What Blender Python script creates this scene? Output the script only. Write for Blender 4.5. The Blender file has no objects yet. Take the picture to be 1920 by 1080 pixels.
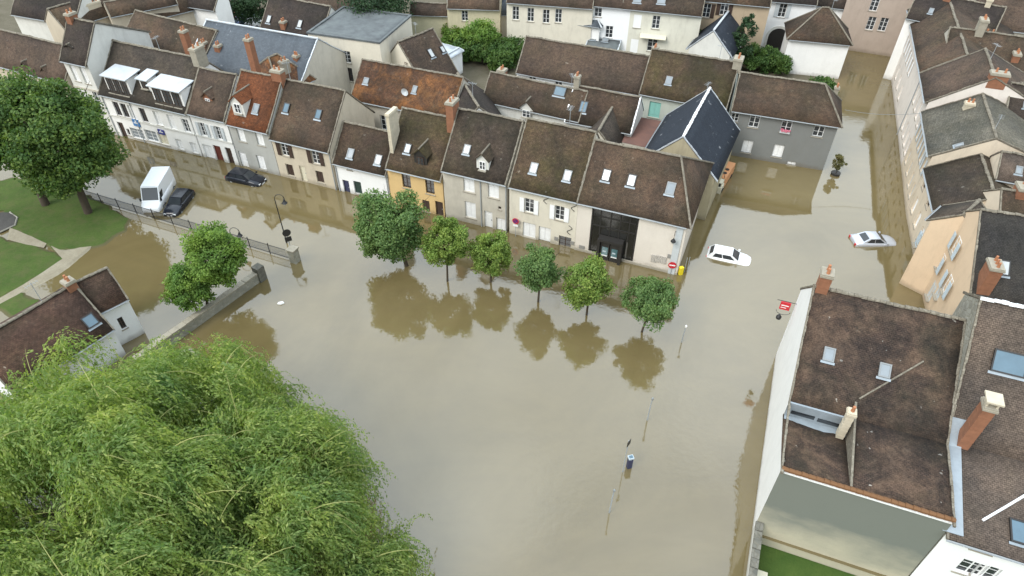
import bpy, math, random
import numpy as np
from mathutils import Vector, Matrix, noise
random.seed(7); rng = np.random.default_rng(7)
S = bpy.context.scene
COL = S.collection
# ------------------------------------------------------------------ camera, sky, sun, exposure
cam = bpy.data.objects.new('camera', bpy.data.cameras.new('camera')); COL.objects.link(cam)
cam.data.sensor_width = 36.0; cam.data.lens = 24.0; cam.data.clip_start = 0.5; cam.data.clip_end = 4000
cam.matrix_world = Matrix(((0.999994, -0.003521, 0.0, 0.0), (0.002358, 0.669536, -0.742776, 0.0), (0.002615, 0.742771, 0.669540, 40.0), (0, 0, 0, 1)))
S.camera = cam
SUN_EL, SUN_AZ = math.radians(44), math.radians(228)      # sun behind the camera, veiled by cloud
world = bpy.data.worlds.new('World'); S.world = world; world.use_nodes = True
wn = world.node_tree; wn.nodes.clear()
w_out = wn.nodes.new('ShaderNodeOutputWorld'); w_bg = wn.nodes.new('ShaderNodeBackground')
w_sky = wn.nodes.new('ShaderNodeTexSky'); w_sky.sky_type = 'NISHITA'; w_sky.sun_disc = False
w_sky.sun_elevation = SUN_EL; w_sky.sun_rotation = SUN_AZ; w_sky.dust_density = 3.0; w_sky.air_density = 1.3
w_tc = wn.nodes.new('ShaderNodeTexCoord'); w_no = wn.nodes.new('ShaderNodeTexNoise')
w_no.inputs['Scale'].default_value = 1.7; w_no.inputs['Detail'].default_value = 5
w_rmp = wn.nodes.new('ShaderNodeValToRGB')
w_rmp.color_ramp.elements[0].position = .34; w_rmp.color_ramp.elements[0].color = (8.4, 9.9, 11.6, 1)
w_rmp.color_ramp.elements[1].position = .68; w_rmp.color_ramp.elements[1].color = (20.2, 22.2, 23.2, 1)
w_sp = wn.nodes.new('ShaderNodeSeparateXYZ'); wn.links.new(w_tc.outputs['Generated'], w_sp.inputs[0])
w_el = wn.nodes.new('ShaderNodeMapRange'); w_el.inputs[1].default_value = 0.0; w_el.inputs[2].default_value = 1.0; w_el.inputs[3].default_value = .33; w_el.inputs[4].default_value = 1.14   # overcast sky, brightest overhead
wn.links.new(w_sp.outputs['Z'], w_el.inputs[0]); w_cl = wn.nodes.new('ShaderNodeVectorMath'); w_cl.operation = 'SCALE'
wn.links.new(w_rmp.outputs[0], w_cl.inputs[0]); wn.links.new(w_el.outputs[0], w_cl.inputs['Scale'])
w_mix = wn.nodes.new('ShaderNodeMixRGB'); w_mix.inputs[0].default_value = .86
wn.links.new(w_tc.outputs['Generated'], w_no.inputs['Vector']); wn.links.new(w_no.outputs['Fac'], w_rmp.inputs[0])
wn.links.new(w_sky.outputs[0], w_mix.inputs[1]); wn.links.new(w_cl.outputs[0], w_mix.inputs[2])
wn.links.new(w_mix.outputs[0], w_bg.inputs[0]); w_bg.inputs[1].default_value = 0.1
wn.links.new(w_bg.outputs[0], w_out.inputs[0])
sun = bpy.data.objects.new('sun', bpy.data.lights.new('sun', 'SUN')); COL.objects.link(sun)
sun.data.energy = 1.5; sun.data.angle = math.radians(28); sun.data.color = (1.0, .96, .9)
sd = Vector((math.sin(SUN_AZ)*math.cos(SUN_EL), math.cos(SUN_AZ)*math.cos(SUN_EL), math.sin(SUN_EL)))
sun.rotation_euler = sd.to_track_quat('Z', 'Y').to_euler(); sun.location = (0, -30, 80)
S.view_settings.view_transform = 'Standard'; S.view_settings.look = 'None'; S.view_settings.gamma = 1.0
S.view_settings.exposure = 0.74; S.view_settings.use_curve_mapping = False
S.cycles.max_bounces = 6; S.cycles.diffuse_bounces = 3; S.cycles.glossy_bounces = 3; S.cycles.transmission_bounces = 2
S.cycles.transparent_max_bounces = 4; S.cycles.caustics_reflective = False; S.cycles.caustics_refractive = False

# ------------------------------------------------------------------ measured data (metres)
HOUSES = [
  {'o': (-49.25, 71.98), 'rz': -0.3822, 'W': 3.71, 'D': 9.0, 'D1': 2.76, 'ze': 8.77, 'zr': 12.06, 'zb': 8.77, 'items': [{'t': 'win', 'x': 1.08, 'z': 7.12, 'w': 0.85, 'h': 1.9, 'st': 'shut', 'col': 'white'}, {'t': 'win', 'x': 2.53, 'z': 7.07, 'w': 0.85, 'h': 1.9, 'st': 'shut', 'col': 'white'}, {'t': 'win', 'x': 1.0, 'z': 4.59, 'w': 0.85, 'h': 1.7, 'st': 'shut', 'col': 'white'}, {'t': 'win', 'x': 2.95, 'z': 4.37, 'w': 0.85, 'h': 1.7, 'st': 'cas', 'col': 'white'}, {'t': 'win', 'x': 0.65, 'z': 1.13, 'w': 0.8, 'h': 1.6, 'st': 'shut', 'col': 'white'}, {'t': 'chim', 'x': 0.5, 'y': 2.76, 'z': 11.53, 'w': 0.7, 'd': 1.0, 'col': 'brick'}, {'t': 'dorm', 'x': 0.88, 'y': 0.8, 'z': 9.24, 'w': 0.8, 'h': 0.9, 'st': 'shed', 'col': 'white'}], 'wall': 'white_grey', 'roof': 'dark', 'ends': 'gg', 'label': 'tall narrow white house of three storeys at the left end of the waterside row', 'gap': 1, 'band': 5.45},
  {'o': (-45.78, 70.58), 'rz': -0.3822, 'W': 12.25, 'D': 8.0, 'D1': 4.06, 'ze': 5.5, 'zr': 9.56, 'zb': 5.61, 'items': [{'t': 'win', 'x': 1.76, 'z': 3.7, 'w': 0.85, 'h': 1.7, 'st': 'dark', 'col': 'brown'}, {'t': 'win', 'x': 2.84, 'z': 3.69, 'w': 0.85, 'h': 1.7, 'st': 'dark', 'col': 'brown'}, {'t': 'win', 'x': 5.5, 'z': 3.67, 'w': 0.85, 'h': 1.7, 'st': 'dark', 'col': 'brown'}, {'t': 'win', 'x': 3.9, 'z': 3.67, 'w': 0.9, 'h': 1.7, 'st': 'shut', 'col': 'white'}, {'t': 'win', 'x': 7.54, 'z': 3.69, 'w': 0.9, 'h': 1.7, 'st': 'shut', 'col': 'white'}, {'t': 'win', 'x': 9.43, 'z': 3.63, 'w': 0.9, 'h': 1.7, 'st': 'shut', 'col': 'white'}, {'t': 'win', 'x': 11.38, 'z': 3.59, 'w': 0.9, 'h': 1.6, 'st': 'cas', 'col': 'white'}, {'t': 'win', 'x': 1.16, 'z': 0.92, 'w': 0.85, 'h': 2.0, 'st': 'door', 'col': 'brown'}, {'t': 'win', 'x': 2.01, 'z': 0.86, 'w': 0.45, 'h': 0.8, 'st': 'dark', 'col': 'brown'}, {'t': 'win', 'x': 3.37, 'z': 0.91, 'w': 1.9, 'h': 1.3, 'st': 'shop', 'col': 'white'}, {'t': 'win', 'x': 5.47, 'z': 1.09, 'w': 1.7, 'h': 1.4, 'st': 'shop', 'col': 'white'}, {'t': 'win', 'x': 7.17, 'z': 1.12, 'w': 1.3, 'h': 1.5, 'st': 'shut', 'col': 'cream'}, {'t': 'win', 'x': 9.4, 'z': 0.87, 'w': 0.9, 'h': 1.3, 'st': 'shut', 'col': 'white'}, {'t': 'win', 'x': 11.42, 'z': 0.88, 'w': 0.9, 'h': 1.3, 'st': 'shut', 'col': 'white'}, {'t': 'dorm', 'st': 'zinc', 'x': 3.01, 'y': 0.15, 'z': 6.45, 'w': 3.32, 'h': 1.6, 'n': 3}, {'t': 'dorm', 'st': 'zinc', 'x': 9.87, 'y': 0.15, 'z': 6.45, 'w': 4.1, 'h': 1.6, 'n': 3}, {'t': 'dorm', 'st': 'zinc', 'x': 6.48, 'y': 0.7, 'z': 7.05, 'w': 1.3, 'h': 0.75, 'n': 1}, {'t': 'board', 'x': 3.93, 'z': 2.44, 'w': 0.95, 'h': 0.85, 'col': 'sign_blue'}, {'t': 'board', 'x': 7.33, 'z': 2.02, 'w': 0.9, 'h': 0.6, 'col': 'sign_navy'}, {'t': 'pipe', 'x': 0.15}, {'t': 'pipe', 'x': 4.1}, {'t': 'chim', 'x': 11.95, 'y': 4.06, 'z': 10.89, 'w': 0.8, 'd': 1.4, 'col': 'stone'}, {'t': 'chim', 'x': 7.61, 'y': 7.0, 'z': 10.96, 'w': 0.7, 'd': 0.7, 'col': 'brick'}, {'t': 'aerial', 'x': 6.62, 'h': 1.57, 'a': 1.81}], 'wall': 'white', 'roof': 'grey_brown', 'ends': 'gg', 'label': 'long white building with pale zinc dormers and blue signs on its front', 'band': 2.7},
  {'o': (-34.27, 65.96), 'rz': -0.3822, 'W': 4.88, 'D': 7.5, 'D1': 3.27, 'ze': 5.64, 'zr': 8.91, 'zb': 5.64, 'items': [{'t': 'win', 'x': 1.29, 'z': 3.62, 'w': 0.8, 'h': 1.6, 'st': 'open', 'col': 'pale_grey'}, {'t': 'win', 'x': 3.34, 'z': 3.61, 'w': 0.8, 'h': 1.6, 'st': 'open', 'col': 'pale_grey'}, {'t': 'win', 'x': 1.0, 'z': 0.69, 'w': 1.3, 'h': 2.0, 'st': 'shut', 'col': 'white'}, {'t': 'win', 'x': 2.37, 'z': 0.87, 'w': 1.0, 'h': 2.1, 'st': 'door', 'col': 'red'}, {'t': 'win', 'x': 3.9, 'z': 0.95, 'w': 0.8, 'h': 2.1, 'st': 'door', 'col': 'brown'}, {'t': 'dorm', 'x': 2.2, 'y': 1.0, 'z': 6.66, 'w': 0.8, 'h': 0.6, 'st': 'gable', 'col': 'brick'}, {'t': 'chim', 'x': 4.5, 'y': 6.5, 'z': 11.67, 'w': 0.7, 'd': 0.7, 'col': 'brick'}], 'wall': 'white', 'roof': 'brown2', 'ends': 'gg', 'label': 'narrow white house with dark red door between zinc-dormer building and grey house', 'band': 2.75},
  {'o': (-29.61, 64.08), 'rz': -0.3822, 'W': 5.21, 'D': 8.0, 'D1': 3.86, 'ze': 5.45, 'zr': 9.31, 'zb': 5.45, 'items': [{'t': 'win', 'x': 1.37, 'z': 4.08, 'w': 0.95, 'h': 1.6, 'st': 'shut', 'col': 'white'}, {'t': 'win', 'x': 3.75, 'z': 4.15, 'w': 0.95, 'h': 1.6, 'st': 'shut', 'col': 'white'}, {'t': 'win', 'x': 3.06, 'z': 1.13, 'w': 1.0, 'h': 1.7, 'st': 'shut', 'col': 'white'}, {'t': 'win', 'x': 0.7, 'z': 0.91, 'w': 1.0, 'h': 2.0, 'st': 'door', 'col': 'white'}, {'t': 'dorm', 'x': 1.48, 'y': 0.5, 'z': 6.89, 'w': 1.1, 'h': 1.2, 'st': 'gable', 'col': 'white'}, {'t': 'sky', 'x': 3.16, 'y': 1.24, 'w': 0.7, 'h': 0.99}, {'t': 'chim', 'x': 4.7, 'y': 3.86, 'z': 10.25, 'w': 1.2, 'd': 0.8, 'col': 'brick'}], 'wall': 'grey', 'roof': 'orange', 'ends': 'gg', 'label': 'grey rendered house with bright orange tiled roof and tiled dormer'},
  {'o': (-24.75, 62.13), 'rz': -0.3822, 'W': 7.14, 'D': 8.4, 'D1': 4.21, 'ze': 4.84, 'zr': 9.05, 'zb': 4.86, 'items': [{'t': 'win', 'x': 1.44, 'z': 3.49, 'w': 0.95, 'h': 1.5, 'st': 'open', 'col': 'brown'}, {'t': 'win', 'x': 5.17, 'z': 3.41, 'w': 0.95, 'h': 1.5, 'st': 'open', 'col': 'brown'}, {'t': 'win', 'x': 1.47, 'z': 1.07, 'w': 0.9, 'h': 1.4, 'st': 'shut', 'col': 'brown'}, {'t': 'win', 'x': 5.18, 'z': 1.12, 'w': 0.9, 'h': 1.4, 'st': 'shut', 'col': 'brown'}, {'t': 'win', 'x': 3.12, 'z': 1.01, 'w': 0.75, 'h': 1.9, 'st': 'door', 'col': 'cream'}, {'t': 'sky', 'x': 1.08, 'y': 2.11, 'w': 0.7, 'h': 1.03, 'col': 'blue'}, {'t': 'sky', 'x': 4.9, 'y': 2.15, 'w': 0.7, 'h': 1.03, 'col': 'blue'}, {'t': 'pipe', 'x': 6.99}, {'t': 'aerial', 'x': 0.58, 'h': 2.04, 'a': 0.78}], 'wall': 'beige', 'roof': 'brown', 'ends': 'gg', 'label': 'beige house with brown shutters and two blue skylights', 'gapw': 'stone'},
  {'o': (-17.96, 59.4), 'rz': -0.3822, 'W': 6.12, 'D': 6.0, 'D1': 2.76, 'ze': 3.7, 'zr': 6.46, 'zb': 3.7, 'items': [{'t': 'win', 'x': 1.78, 'z': 3.21, 'w': 0.6, 'h': 0.6, 'st': 'cas', 'col': 'white'}, {'t': 'win', 'x': 0.99, 'z': 0.6, 'w': 0.75, 'h': 1.8, 'st': 'door', 'col': 'navy'}, {'t': 'win', 'x': 2.38, 'z': 0.95, 'w': 0.9, 'h': 1.5, 'st': 'shut', 'col': 'green'}, {'t': 'sky', 'x': 1.78, 'y': 0.62, 'w': 0.7, 'h': 0.99}, {'t': 'sky', 'x': 4.94, 'y': 0.62, 'w': 0.7, 'h': 0.99}, {'t': 'pipe', 'x': 0.15}, {'t': 'pipe', 'x': 6.0}, {'t': 'aerial', 'x': 5.6, 'h': 1.67, 'a': 2.51}], 'ends': 'gg', 'wall': 'bright', 'roof': 'brown_dk', 'label': 'low bright white cottage with two skylights and blue door'},
  {'o': (-12.19, 57.08), 'rz': -0.3822, 'W': 6.0, 'D': 8.0, 'D1': 3.99, 'ze': 4.59, 'zr': 8.58, 'zb': 4.59, 'items': [{'t': 'win', 'x': 2.01, 'z': 3.17, 'w': 0.95, 'h': 1.6, 'st': 'dark', 'col': 'brown'}, {'t': 'win', 'x': 4.57, 'z': 3.13, 'w': 0.95, 'h': 1.6, 'st': 'dark', 'col': 'brown'}, {'t': 'win', 'x': 3.95, 'z': 0.78, 'w': 0.8, 'h': 1.3, 'st': 'shut', 'col': 'brown'}, {'t': 'win', 'x': 5.41, 'z': 0.72, 'w': 0.85, 'h': 1.9, 'st': 'door', 'col': 'brown'}, {'t': 'dorm', 'x': 3.54, 'y': 0.5, 'z': 5.4, 'w': 1.0, 'h': 1.3, 'st': 'gable', 'col': 'dark'}, {'t': 'sky', 'x': 1.79, 'y': 1.3, 'w': 0.7, 'h': 0.99, 'col': 'blue'}, {'t': 'chim', 'x': 5.65, 'y': 3.6, 'z': 10.79, 'w': 0.75, 'd': 1.3, 'col': 'brick'}, {'t': 'chim', 'x': 0.25, 'y': 1.6, 'z': 9.65, 'w': 0.35, 'd': 1.6, 'col': 'cream', 'pots': 0}], 'ends': 'gg', 'wall': 'yellow', 'roof': 'moss', 'label': 'yellow ochre house with dark windows behind the largest lime tree'},
  {'o': (-6.55, 54.81), 'rz': -0.3822, 'W': 6.55, 'D': 8.0, 'D1': 3.98, 'ze': 5.78, 'zr': 9.76, 'zb': 5.78, 'items': [{'t': 'win', 'x': 2.68, 'z': 4.54, 'w': 1.15, 'h': 1.85, 'st': 'shut', 'col': 'white'}, {'t': 'win', 'x': 5.17, 'z': 4.52, 'w': 1.1, 'h': 1.85, 'st': 'shut', 'col': 'white'}, {'t': 'win', 'x': 2.72, 'z': 1.57, 'w': 1.15, 'h': 1.85, 'st': 'shut', 'col': 'white'}, {'t': 'win', 'x': 4.6, 'z': 0.89, 'w': 0.85, 'h': 2.1, 'st': 'door', 'col': 'white'}, {'t': 'win', 'x': 6.1, 'z': 0.62, 'w': 1.0, 'h': 1.7, 'st': 'shut', 'col': 'white'}, {'t': 'win', 'x': 5.79, 'z': 2.65, 'w': 0.3, 'h': 0.35, 'st': 'dark', 'col': 'brown'}, {'t': 'dorm', 'x': 3.97, 'y': 0.4, 'z': 6.63, 'w': 0.85, 'h': 1.0, 'st': 'gable', 'col': 'white'}, {'t': 'sky', 'x': 1.99, 'y': 1.38, 'w': 0.66, 'h': 0.9}, {'t': 'pipe', 'x': 6.45}, {'t': 'pipe', 'x': 3.89}], 'ends': 'gg', 'wall': 'stone', 'roof': 'moss_dk', 'label': 'old beige stone house with closed white shutters and one small dormer'},
  {'o': (-0.27, 52.29), 'rz': -0.3822, 'W': 6.58, 'D': 8.4, 'D1': 4.23, 'ze': 5.69, 'zr': 9.92, 'zb': 5.75, 'items': [{'t': 'win', 'x': 1.96, 'z': 3.67, 'w': 0.9, 'h': 1.55, 'st': 'open', 'col': 'white'}, {'t': 'win', 'x': 4.9, 'z': 3.64, 'w': 0.9, 'h': 1.55, 'st': 'open', 'col': 'white'}, {'t': 'win', 'x': 2.01, 'z': 0.87, 'w': 1.3, 'h': 1.7, 'st': 'shut', 'col': 'white'}, {'t': 'win', 'x': 3.57, 'z': 0.82, 'w': 1.2, 'h': 1.7, 'st': 'shut', 'col': 'white'}, {'t': 'win', 'x': 5.59, 'z': 0.47, 'w': 1.2, 'h': 1.4, 'st': 'dark', 'col': 'brown'}, {'t': 'sky', 'x': 1.9, 'y': 1.17, 'w': 0.7, 'h': 0.99}, {'t': 'sky', 'x': 5.08, 'y': 1.16, 'w': 0.7, 'h': 0.99}, {'t': 'anchor', 'x': 3.57, 'z': 4.86}, {'t': 'anchor', 'x': 6.2, 'z': 4.75}, {'t': 'anchor', 'x': 5.97, 'z': 2.07}, {'t': 'board', 'x': 4.74, 'z': 0.72, 'w': 0.35, 'h': 0.4, 'col': 'plaque'}, {'t': 'board', 'x': 6.31, 'z': 0.68, 'w': 0.35, 'h': 0.4, 'col': 'plaque'}, {'t': 'aerial', 'x': 4.04, 'h': 2.07, 'a': 1.57}], 'ends': 'gg', 'wall': 'cream', 'roof': 'moss', 'label': 'cream house with open white shutters and curled iron wall anchors'},
  {'o': (5.82, 49.84), 'rz': -0.3822, 'W': 9.65, 'D': 10.2, 'D1': 3.77, 'ze': 5.69, 'zr': 9.46, 'zb': 5.69, 'items': [{'t': 'portal', 'x0': 1.32, 'x1': 5.55, 'z1': 5.26}, {'t': 'sky', 'x': 1.87, 'y': 1.7, 'w': 0.75, 'h': 1.08, 'col': 'bright'}, {'t': 'sky', 'x': 4.11, 'y': 1.71, 'w': 0.75, 'h': 1.08, 'col': 'bright'}, {'t': 'sky', 'x': 7.49, 'y': 1.73, 'w': 0.75, 'h': 1.08}, {'t': 'board', 'x': 8.03, 'z': 1.29, 'w': 0.9, 'h': 0.75, 'col': 'plaque2'}, {'t': 'board', 'x': 7.37, 'z': 1.2, 'w': 0.5, 'h': 0.8, 'col': 'plaque3'}, {'t': 'board', 'x': 0.69, 'z': 0.46, 'w': 0.5, 'h': 0.4, 'col': 'plaque'}, {'t': 'board', 'x': 8.89, 'z': 1.86, 'w': 0.75, 'h': 0.4, 'col': 'plaque'}, {'t': 'pilaster', 'x': 9.1}], 'ends': 'gh', 'hip': 2.0, 'wall': 'pink', 'roof': 'brown', 'label': 'pale pink corner building with tall dark glazed portal', 'portal': 1},
  {'o': (-17.85, 70.08), 'rz': -0.3729, 'W': 12.36, 'D': 6.44, 'D1': 3.22, 'ze': 5.2, 'zr': 8.1, 'zb': 5.2, 'items': [{'t': 'sky', 'x': 1.32, 'y': 1.43, 'w': 0.62, 'h': 0.72}, {'t': 'sky', 'x': 7.29, 'y': 1.48, 'w': 0.53, 'h': 0.81}, {'t': 'win', 'x': 3.94, 'z': 2.74, 'w': 1.1, 'h': 1.8, 'st': 'cas', 'col': 'white'}, {'t': 'dish', 'x': 6.52, 'y': 0.7}], 'ends': 'gg', 'wall': 'stone', 'roof': 'lichen', 'label': 'grey house behind the row with long lichen-orange roof and two small skylights'},
  {'o': (-8.82, 70.7), 'rz': -1.2514, 'W': 8.46, 'D': 5.8, 'D1': 2.9, 'ze': 4.77, 'zr': 7.2, 'zb': 4.77, 'items': [{'t': 'aerial', 'x': 6.16, 'h': 1.79, 'a': 0.9}], 'ends': 'gg', 'wall': 'white', 'roof': 'dark', 'label': 'short wing with plain dark roof turned towards the row of houses'},
  {'o': (-3.36, 71.14), 'rz': -0.424, 'W': 11.61, 'D': 4.19, 'D1': 2.09, 'ze': 4.6, 'zr': 6.69, 'zb': 4.6, 'items': [{'t': 'dorm', 'x': 5.49, 'y': -0.3, 'z': 3.99, 'w': 1.3, 'h': 1.0, 'st': 'gable', 'col': 'white'}, {'t': 'sky', 'x': 8.58, 'y': 1.62, 'w': 1.32, 'h': 1.08, 'col': 'blue'}, {'t': 'chim', 'x': 0.2, 'y': 4.2, 'z': 6.39, 'w': 0.9, 'd': 0.9, 'col': 'brick'}, {'t': 'aerial', 'x': 9.68, 'h': 1.67, 'a': 2.16}], 'ends': 'gg', 'wall': 'white_grey', 'roof': 'brown', 'label': 'low white courtyard house with gabled dormer and large blue skylight'},
  {'o': (5.68, 66.89), 'rz': -0.3749, 'W': 7.37, 'D': 5.07, 'D1': 2.54, 'ze': 4.4, 'zr': 6.94, 'zb': 4.4, 'items': [{'t': 'sky', 'x': 1.66, 'y': 0.98, 'w': 0.84, 'h': 1.26, 'col': 'blue'}, {'t': 'chim', 'x': 0.2, 'y': 2.54, 'z': 8.24, 'w': 0.6, 'd': 0.6, 'col': 'stone'}], 'ends': 'gg', 'wall': 'white_grey', 'roof': 'brown_dk', 'label': 'small white courtyard house with one upright blue skylight and bright verge', 'verge': 'white'},
  {'o': (9.69, 69.07), 'rz': -1.9356, 'W': 7.44, 'D': 3.4, 'D1': 1.7, 'ze': 3.91, 'zr': 5.8, 'zb': 3.91, 'items': [], 'ends': 'gg', 'wall': 'stone', 'roof': 'grey_brown', 'label': 'narrow courtyard wing with steep grey-brown roof beside rust sheet roof'},
  {'o': (0.48, 78.37), 'rz': -0.3877, 'W': 15.63, 'D': 5.92, 'D1': 2.96, 'ze': 4.6, 'zr': 7.56, 'zb': 4.6, 'items': [{'t': 'win', 'x': 2.0, 'z': 4.08, 'w': 0.9, 'h': 0.8, 'st': 'cas', 'col': 'white'}, {'t': 'win', 'x': 5.32, 'z': 4.01, 'w': 0.9, 'h': 0.8, 'st': 'cas', 'col': 'white'}, {'t': 'chim', 'x': 15.63, 'y': 2.96, 'z': 8.77, 'w': 0.6, 'd': 0.9, 'col': 'stone'}], 'ends': 'gg', 'wall': 'bright', 'roof': 'brown2', 'label': 'long low white barn with broad plain brown roof in front of the gardens'},
  {'o': (14.28, 71.75), 'rz': -0.3917, 'W': 9.71, 'D': 6.9, 'D1': 3.45, 'ze': 5.2, 'zr': 8.65, 'zb': 5.2, 'items': [{'t': 'win', 'x': 1.93, 'z': 3.24, 'w': 1.3, 'h': 1.9, 'st': 'shut', 'col': 'turquoise'}, {'t': 'sky', 'x': 2.84, 'y': 1.11, 'w': 0.7, 'h': 0.9}, {'t': 'chim', 'x': 9.51, 'y': 3.45, 'z': 8.63, 'w': 0.9, 'd': 1.2, 'col': 'stone'}, {'t': 'pipe', 'x': 0.15}, {'t': 'aerial', 'x': 7.48, 'h': 1.64, 'a': 2.81}], 'ends': 'gg', 'wall': 'pale_green', 'roof': 'moss', 'label': 'pale house with turquoise shutter next to the broad-roofed barn'},
  {'o': (23.39, 67.01), 'rz': -0.3257, 'W': 10.83, 'D': 5.7, 'D1': 2.85, 'ze': 5.6, 'zr': 8.26, 'zb': 5.6, 'items': [{'t': 'win', 'x': 2.59, 'z': 4.54, 'w': 1.05, 'h': 1.65, 'st': 'cas', 'col': 'white'}, {'t': 'win', 'x': 5.87, 'z': 4.56, 'w': 1.05, 'h': 1.65, 'st': 'cas', 'col': 'white', 'flower': 1}, {'t': 'win', 'x': 9.11, 'z': 4.64, 'w': 1.05, 'h': 1.65, 'st': 'cas', 'col': 'white'}, {'t': 'win', 'x': -0.11, 'z': 4.7, 'w': 0.8, 'h': 1.3, 'st': 'cas', 'col': 'white'}, {'t': 'win', 'x': 2.54, 'z': 1.37, 'w': 1.05, 'h': 1.5, 'st': 'shut', 'col': 'white'}, {'t': 'win', 'x': 5.79, 'z': 1.46, 'w': 1.05, 'h': 1.5, 'st': 'shut', 'col': 'white'}, {'t': 'win', 'x': 7.49, 'z': 0.26, 'w': 0.9, 'h': 0.4, 'st': 'shut', 'col': 'white'}, {'t': 'chim', 'x': 10.53, 'y': 7.5, 'z': 5.73, 'w': 0.45, 'd': 0.45, 'col': 'stone'}], 'ends': 'gh', 'hip': 2.2, 'wall': 'slate_grey', 'roof': 'brown', 'label': 'dark grey house standing in floodwater with white windows and flower box'},
  {'o': (16.94, 67.2), 'rz': -2.0048, 'W': 10.77, 'D': 7.2, 'D1': 3.6, 'ze': 4.8, 'zr': 8.4, 'zb': 4.8, 'items': [{'t': 'aerial', 'x': 1.83, 'h': 1.42, 'a': 2.9}], 'ends': 'gg', 'wall': 'cream_gable', 'roof': 'slate', 'label': 'gabled building with dark blue slate roof and white ridge line', 'ridge': 'white'},
  {'o': (-38.35, 77.44), 'rz': -0.3673, 'W': 15.61, 'D': 9.53, 'D1': 4.76, 'ze': 5.6, 'zr': 9.06, 'zb': 5.6, 'items': [{'t': 'chim', 'x': 3.39, 'y': 2.0, 'z': 7.15, 'w': 0.7, 'd': 0.7, 'col': 'brick'}, {'t': 'chim', 'x': 1.31, 'y': 2.0, 'z': 7.34, 'w': 0.7, 'd': 0.7, 'col': 'brick'}], 'ends': 'gg', 'wall': 'stone', 'roof': 'slateblue', 'label': 'large house with broad blue-grey slate roof behind the orange roof'},
  {'o': (-33.41, 89.74), 'rz': -0.4277, 'W': 9.73, 'D': 6.52, 'D1': 3.26, 'ze': 5.0, 'zr': 8.26, 'zb': 5.0, 'items': [{'t': 'sky', 'x': 1.08, 'y': 0.96, 'w': 0.7, 'h': 1.08, 'col': 'bright'}, {'t': 'sky', 'x': 6.01, 'y': 1.09, 'w': 0.7, 'h': 1.08, 'col': 'bright'}, {'t': 'chim', 'x': 3.69, 'y': 0.6, 'z': 6.5, 'w': 0.7, 'd': 0.7, 'col': 'brick'}], 'ends': 'gg', 'wall': 'white_grey', 'roof': 'dark', 'label': 'house with white gable wall and plain dark brown roof near parked cars'},
  {'o': (-24.9, 82.14), 'rz': -0.3104, 'W': 9.65, 'D': 9.0, 'D1': 2.06, 'ze': 7.4, 'zr': 7.47, 'zb': 7.4, 'items': [{'t': 'win', 'x': 2.81, 'z': 5.04, 'w': 1.1, 'h': 1.5, 'st': 'cas', 'col': 'white'}, {'t': 'win', 'x': 4.86, 'z': 5.12, 'w': 1.1, 'h': 1.5, 'st': 'cas', 'col': 'white'}, {'t': 'win', 'x': 4.83, 'z': 2.86, 'w': 1.0, 'h': 1.8, 'st': 'dark', 'col': 'brown'}], 'flat': 1, 'ends': 'gg', 'wall': 'cream', 'roof': 'zincflat', 'label': 'flat-roofed cream building with green-grey zinc roof'},
  {'o': (-25.39, 70.06), 'rz': 0.9491, 'W': 4.4, 'D': 6.4, 'D1': 3.2, 'ze': 5.7, 'zr': 8.2, 'zb': 5.7, 'items': [{'t': 'chim', 'x': 2.2, 'y': 1.5, 'z': 8.22, 'w': 1.0, 'd': 0.6, 'col': 'stone'}, {'t': 'chim', 'x': 4.64, 'y': 2.0, 'z': 6.86, 'w': 0.6, 'd': 0.6, 'col': 'brick'}], 'ends': 'hh', 'hip': 1.6, 'wall': 'stone', 'roof': 'lichen', 'label': 'small house with hipped patchy orange roof between orange roof and flat-roofed building'},
  {'o': (-10.65, 77.7), 'rz': 0.8449, 'W': 5.78, 'D': 8.4, 'D1': 4.2, 'ze': 2.5, 'zr': 7.0, 'zb': 2.5, 'items': [{'t': 'sky', 'x': 3.45, 'y': 2.33, 'w': 0.7, 'h': 1.17, 'col': 'bright'}, {'t': 'sky', 'x': 5.74, 'y': 2.25, 'w': 0.62, 'h': 0.9, 'col': 'bright'}, {'t': 'win', 'face': 'L', 'x': 3.03, 'z': 4.62, 'w': 0.6, 'h': 0.5, 'st': 'dark', 'col': 'brown'}, {'t': 'aerial', 'x': 2.93, 'h': 1.59, 'a': 1.05}], 'ends': 'gg', 'wall': 'cream', 'roof': 'brown2', 'label': 'house with plain brown roof and pale gable wall beside garden bushes'},
  {'o': (-10.73, 81.37), 'rz': 0.9851, 'W': 7.35, 'D': 3.5, 'D1': 0.48, 'ze': 3.2, 'zr': 3.3, 'zb': 3.2, 'items': [], 'ends': 'gg', 'wall': 'bright', 'roof': 'zinc', 'label': 'low white lean-to with pale sheet roof beside plain brown roof'},
  {'o': (-48.64, 83.61), 'rz': -0.4866, 'W': 13.95, 'D': 6.42, 'D1': 3.21, 'ze': 6.0, 'zr': 8.51, 'zb': 6.0, 'items': [], 'ends': 'gg', 'wall': 'stone', 'roof': 'brown', 'label': 'brown-roofed house behind the zinc-dormer building'},
  {'o': (-42.47, 80.18), 'rz': 1.1158, 'W': 3.31, 'D': 4.6, 'D1': 2.3, 'ze': 4.67, 'zr': 6.6, 'zb': 4.67, 'items': [], 'ends': 'gg', 'wall': 'beige', 'roof': 'brown_dk', 'label': 'small dark-roofed outbuilding with pale gable in a courtyard'},
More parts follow.
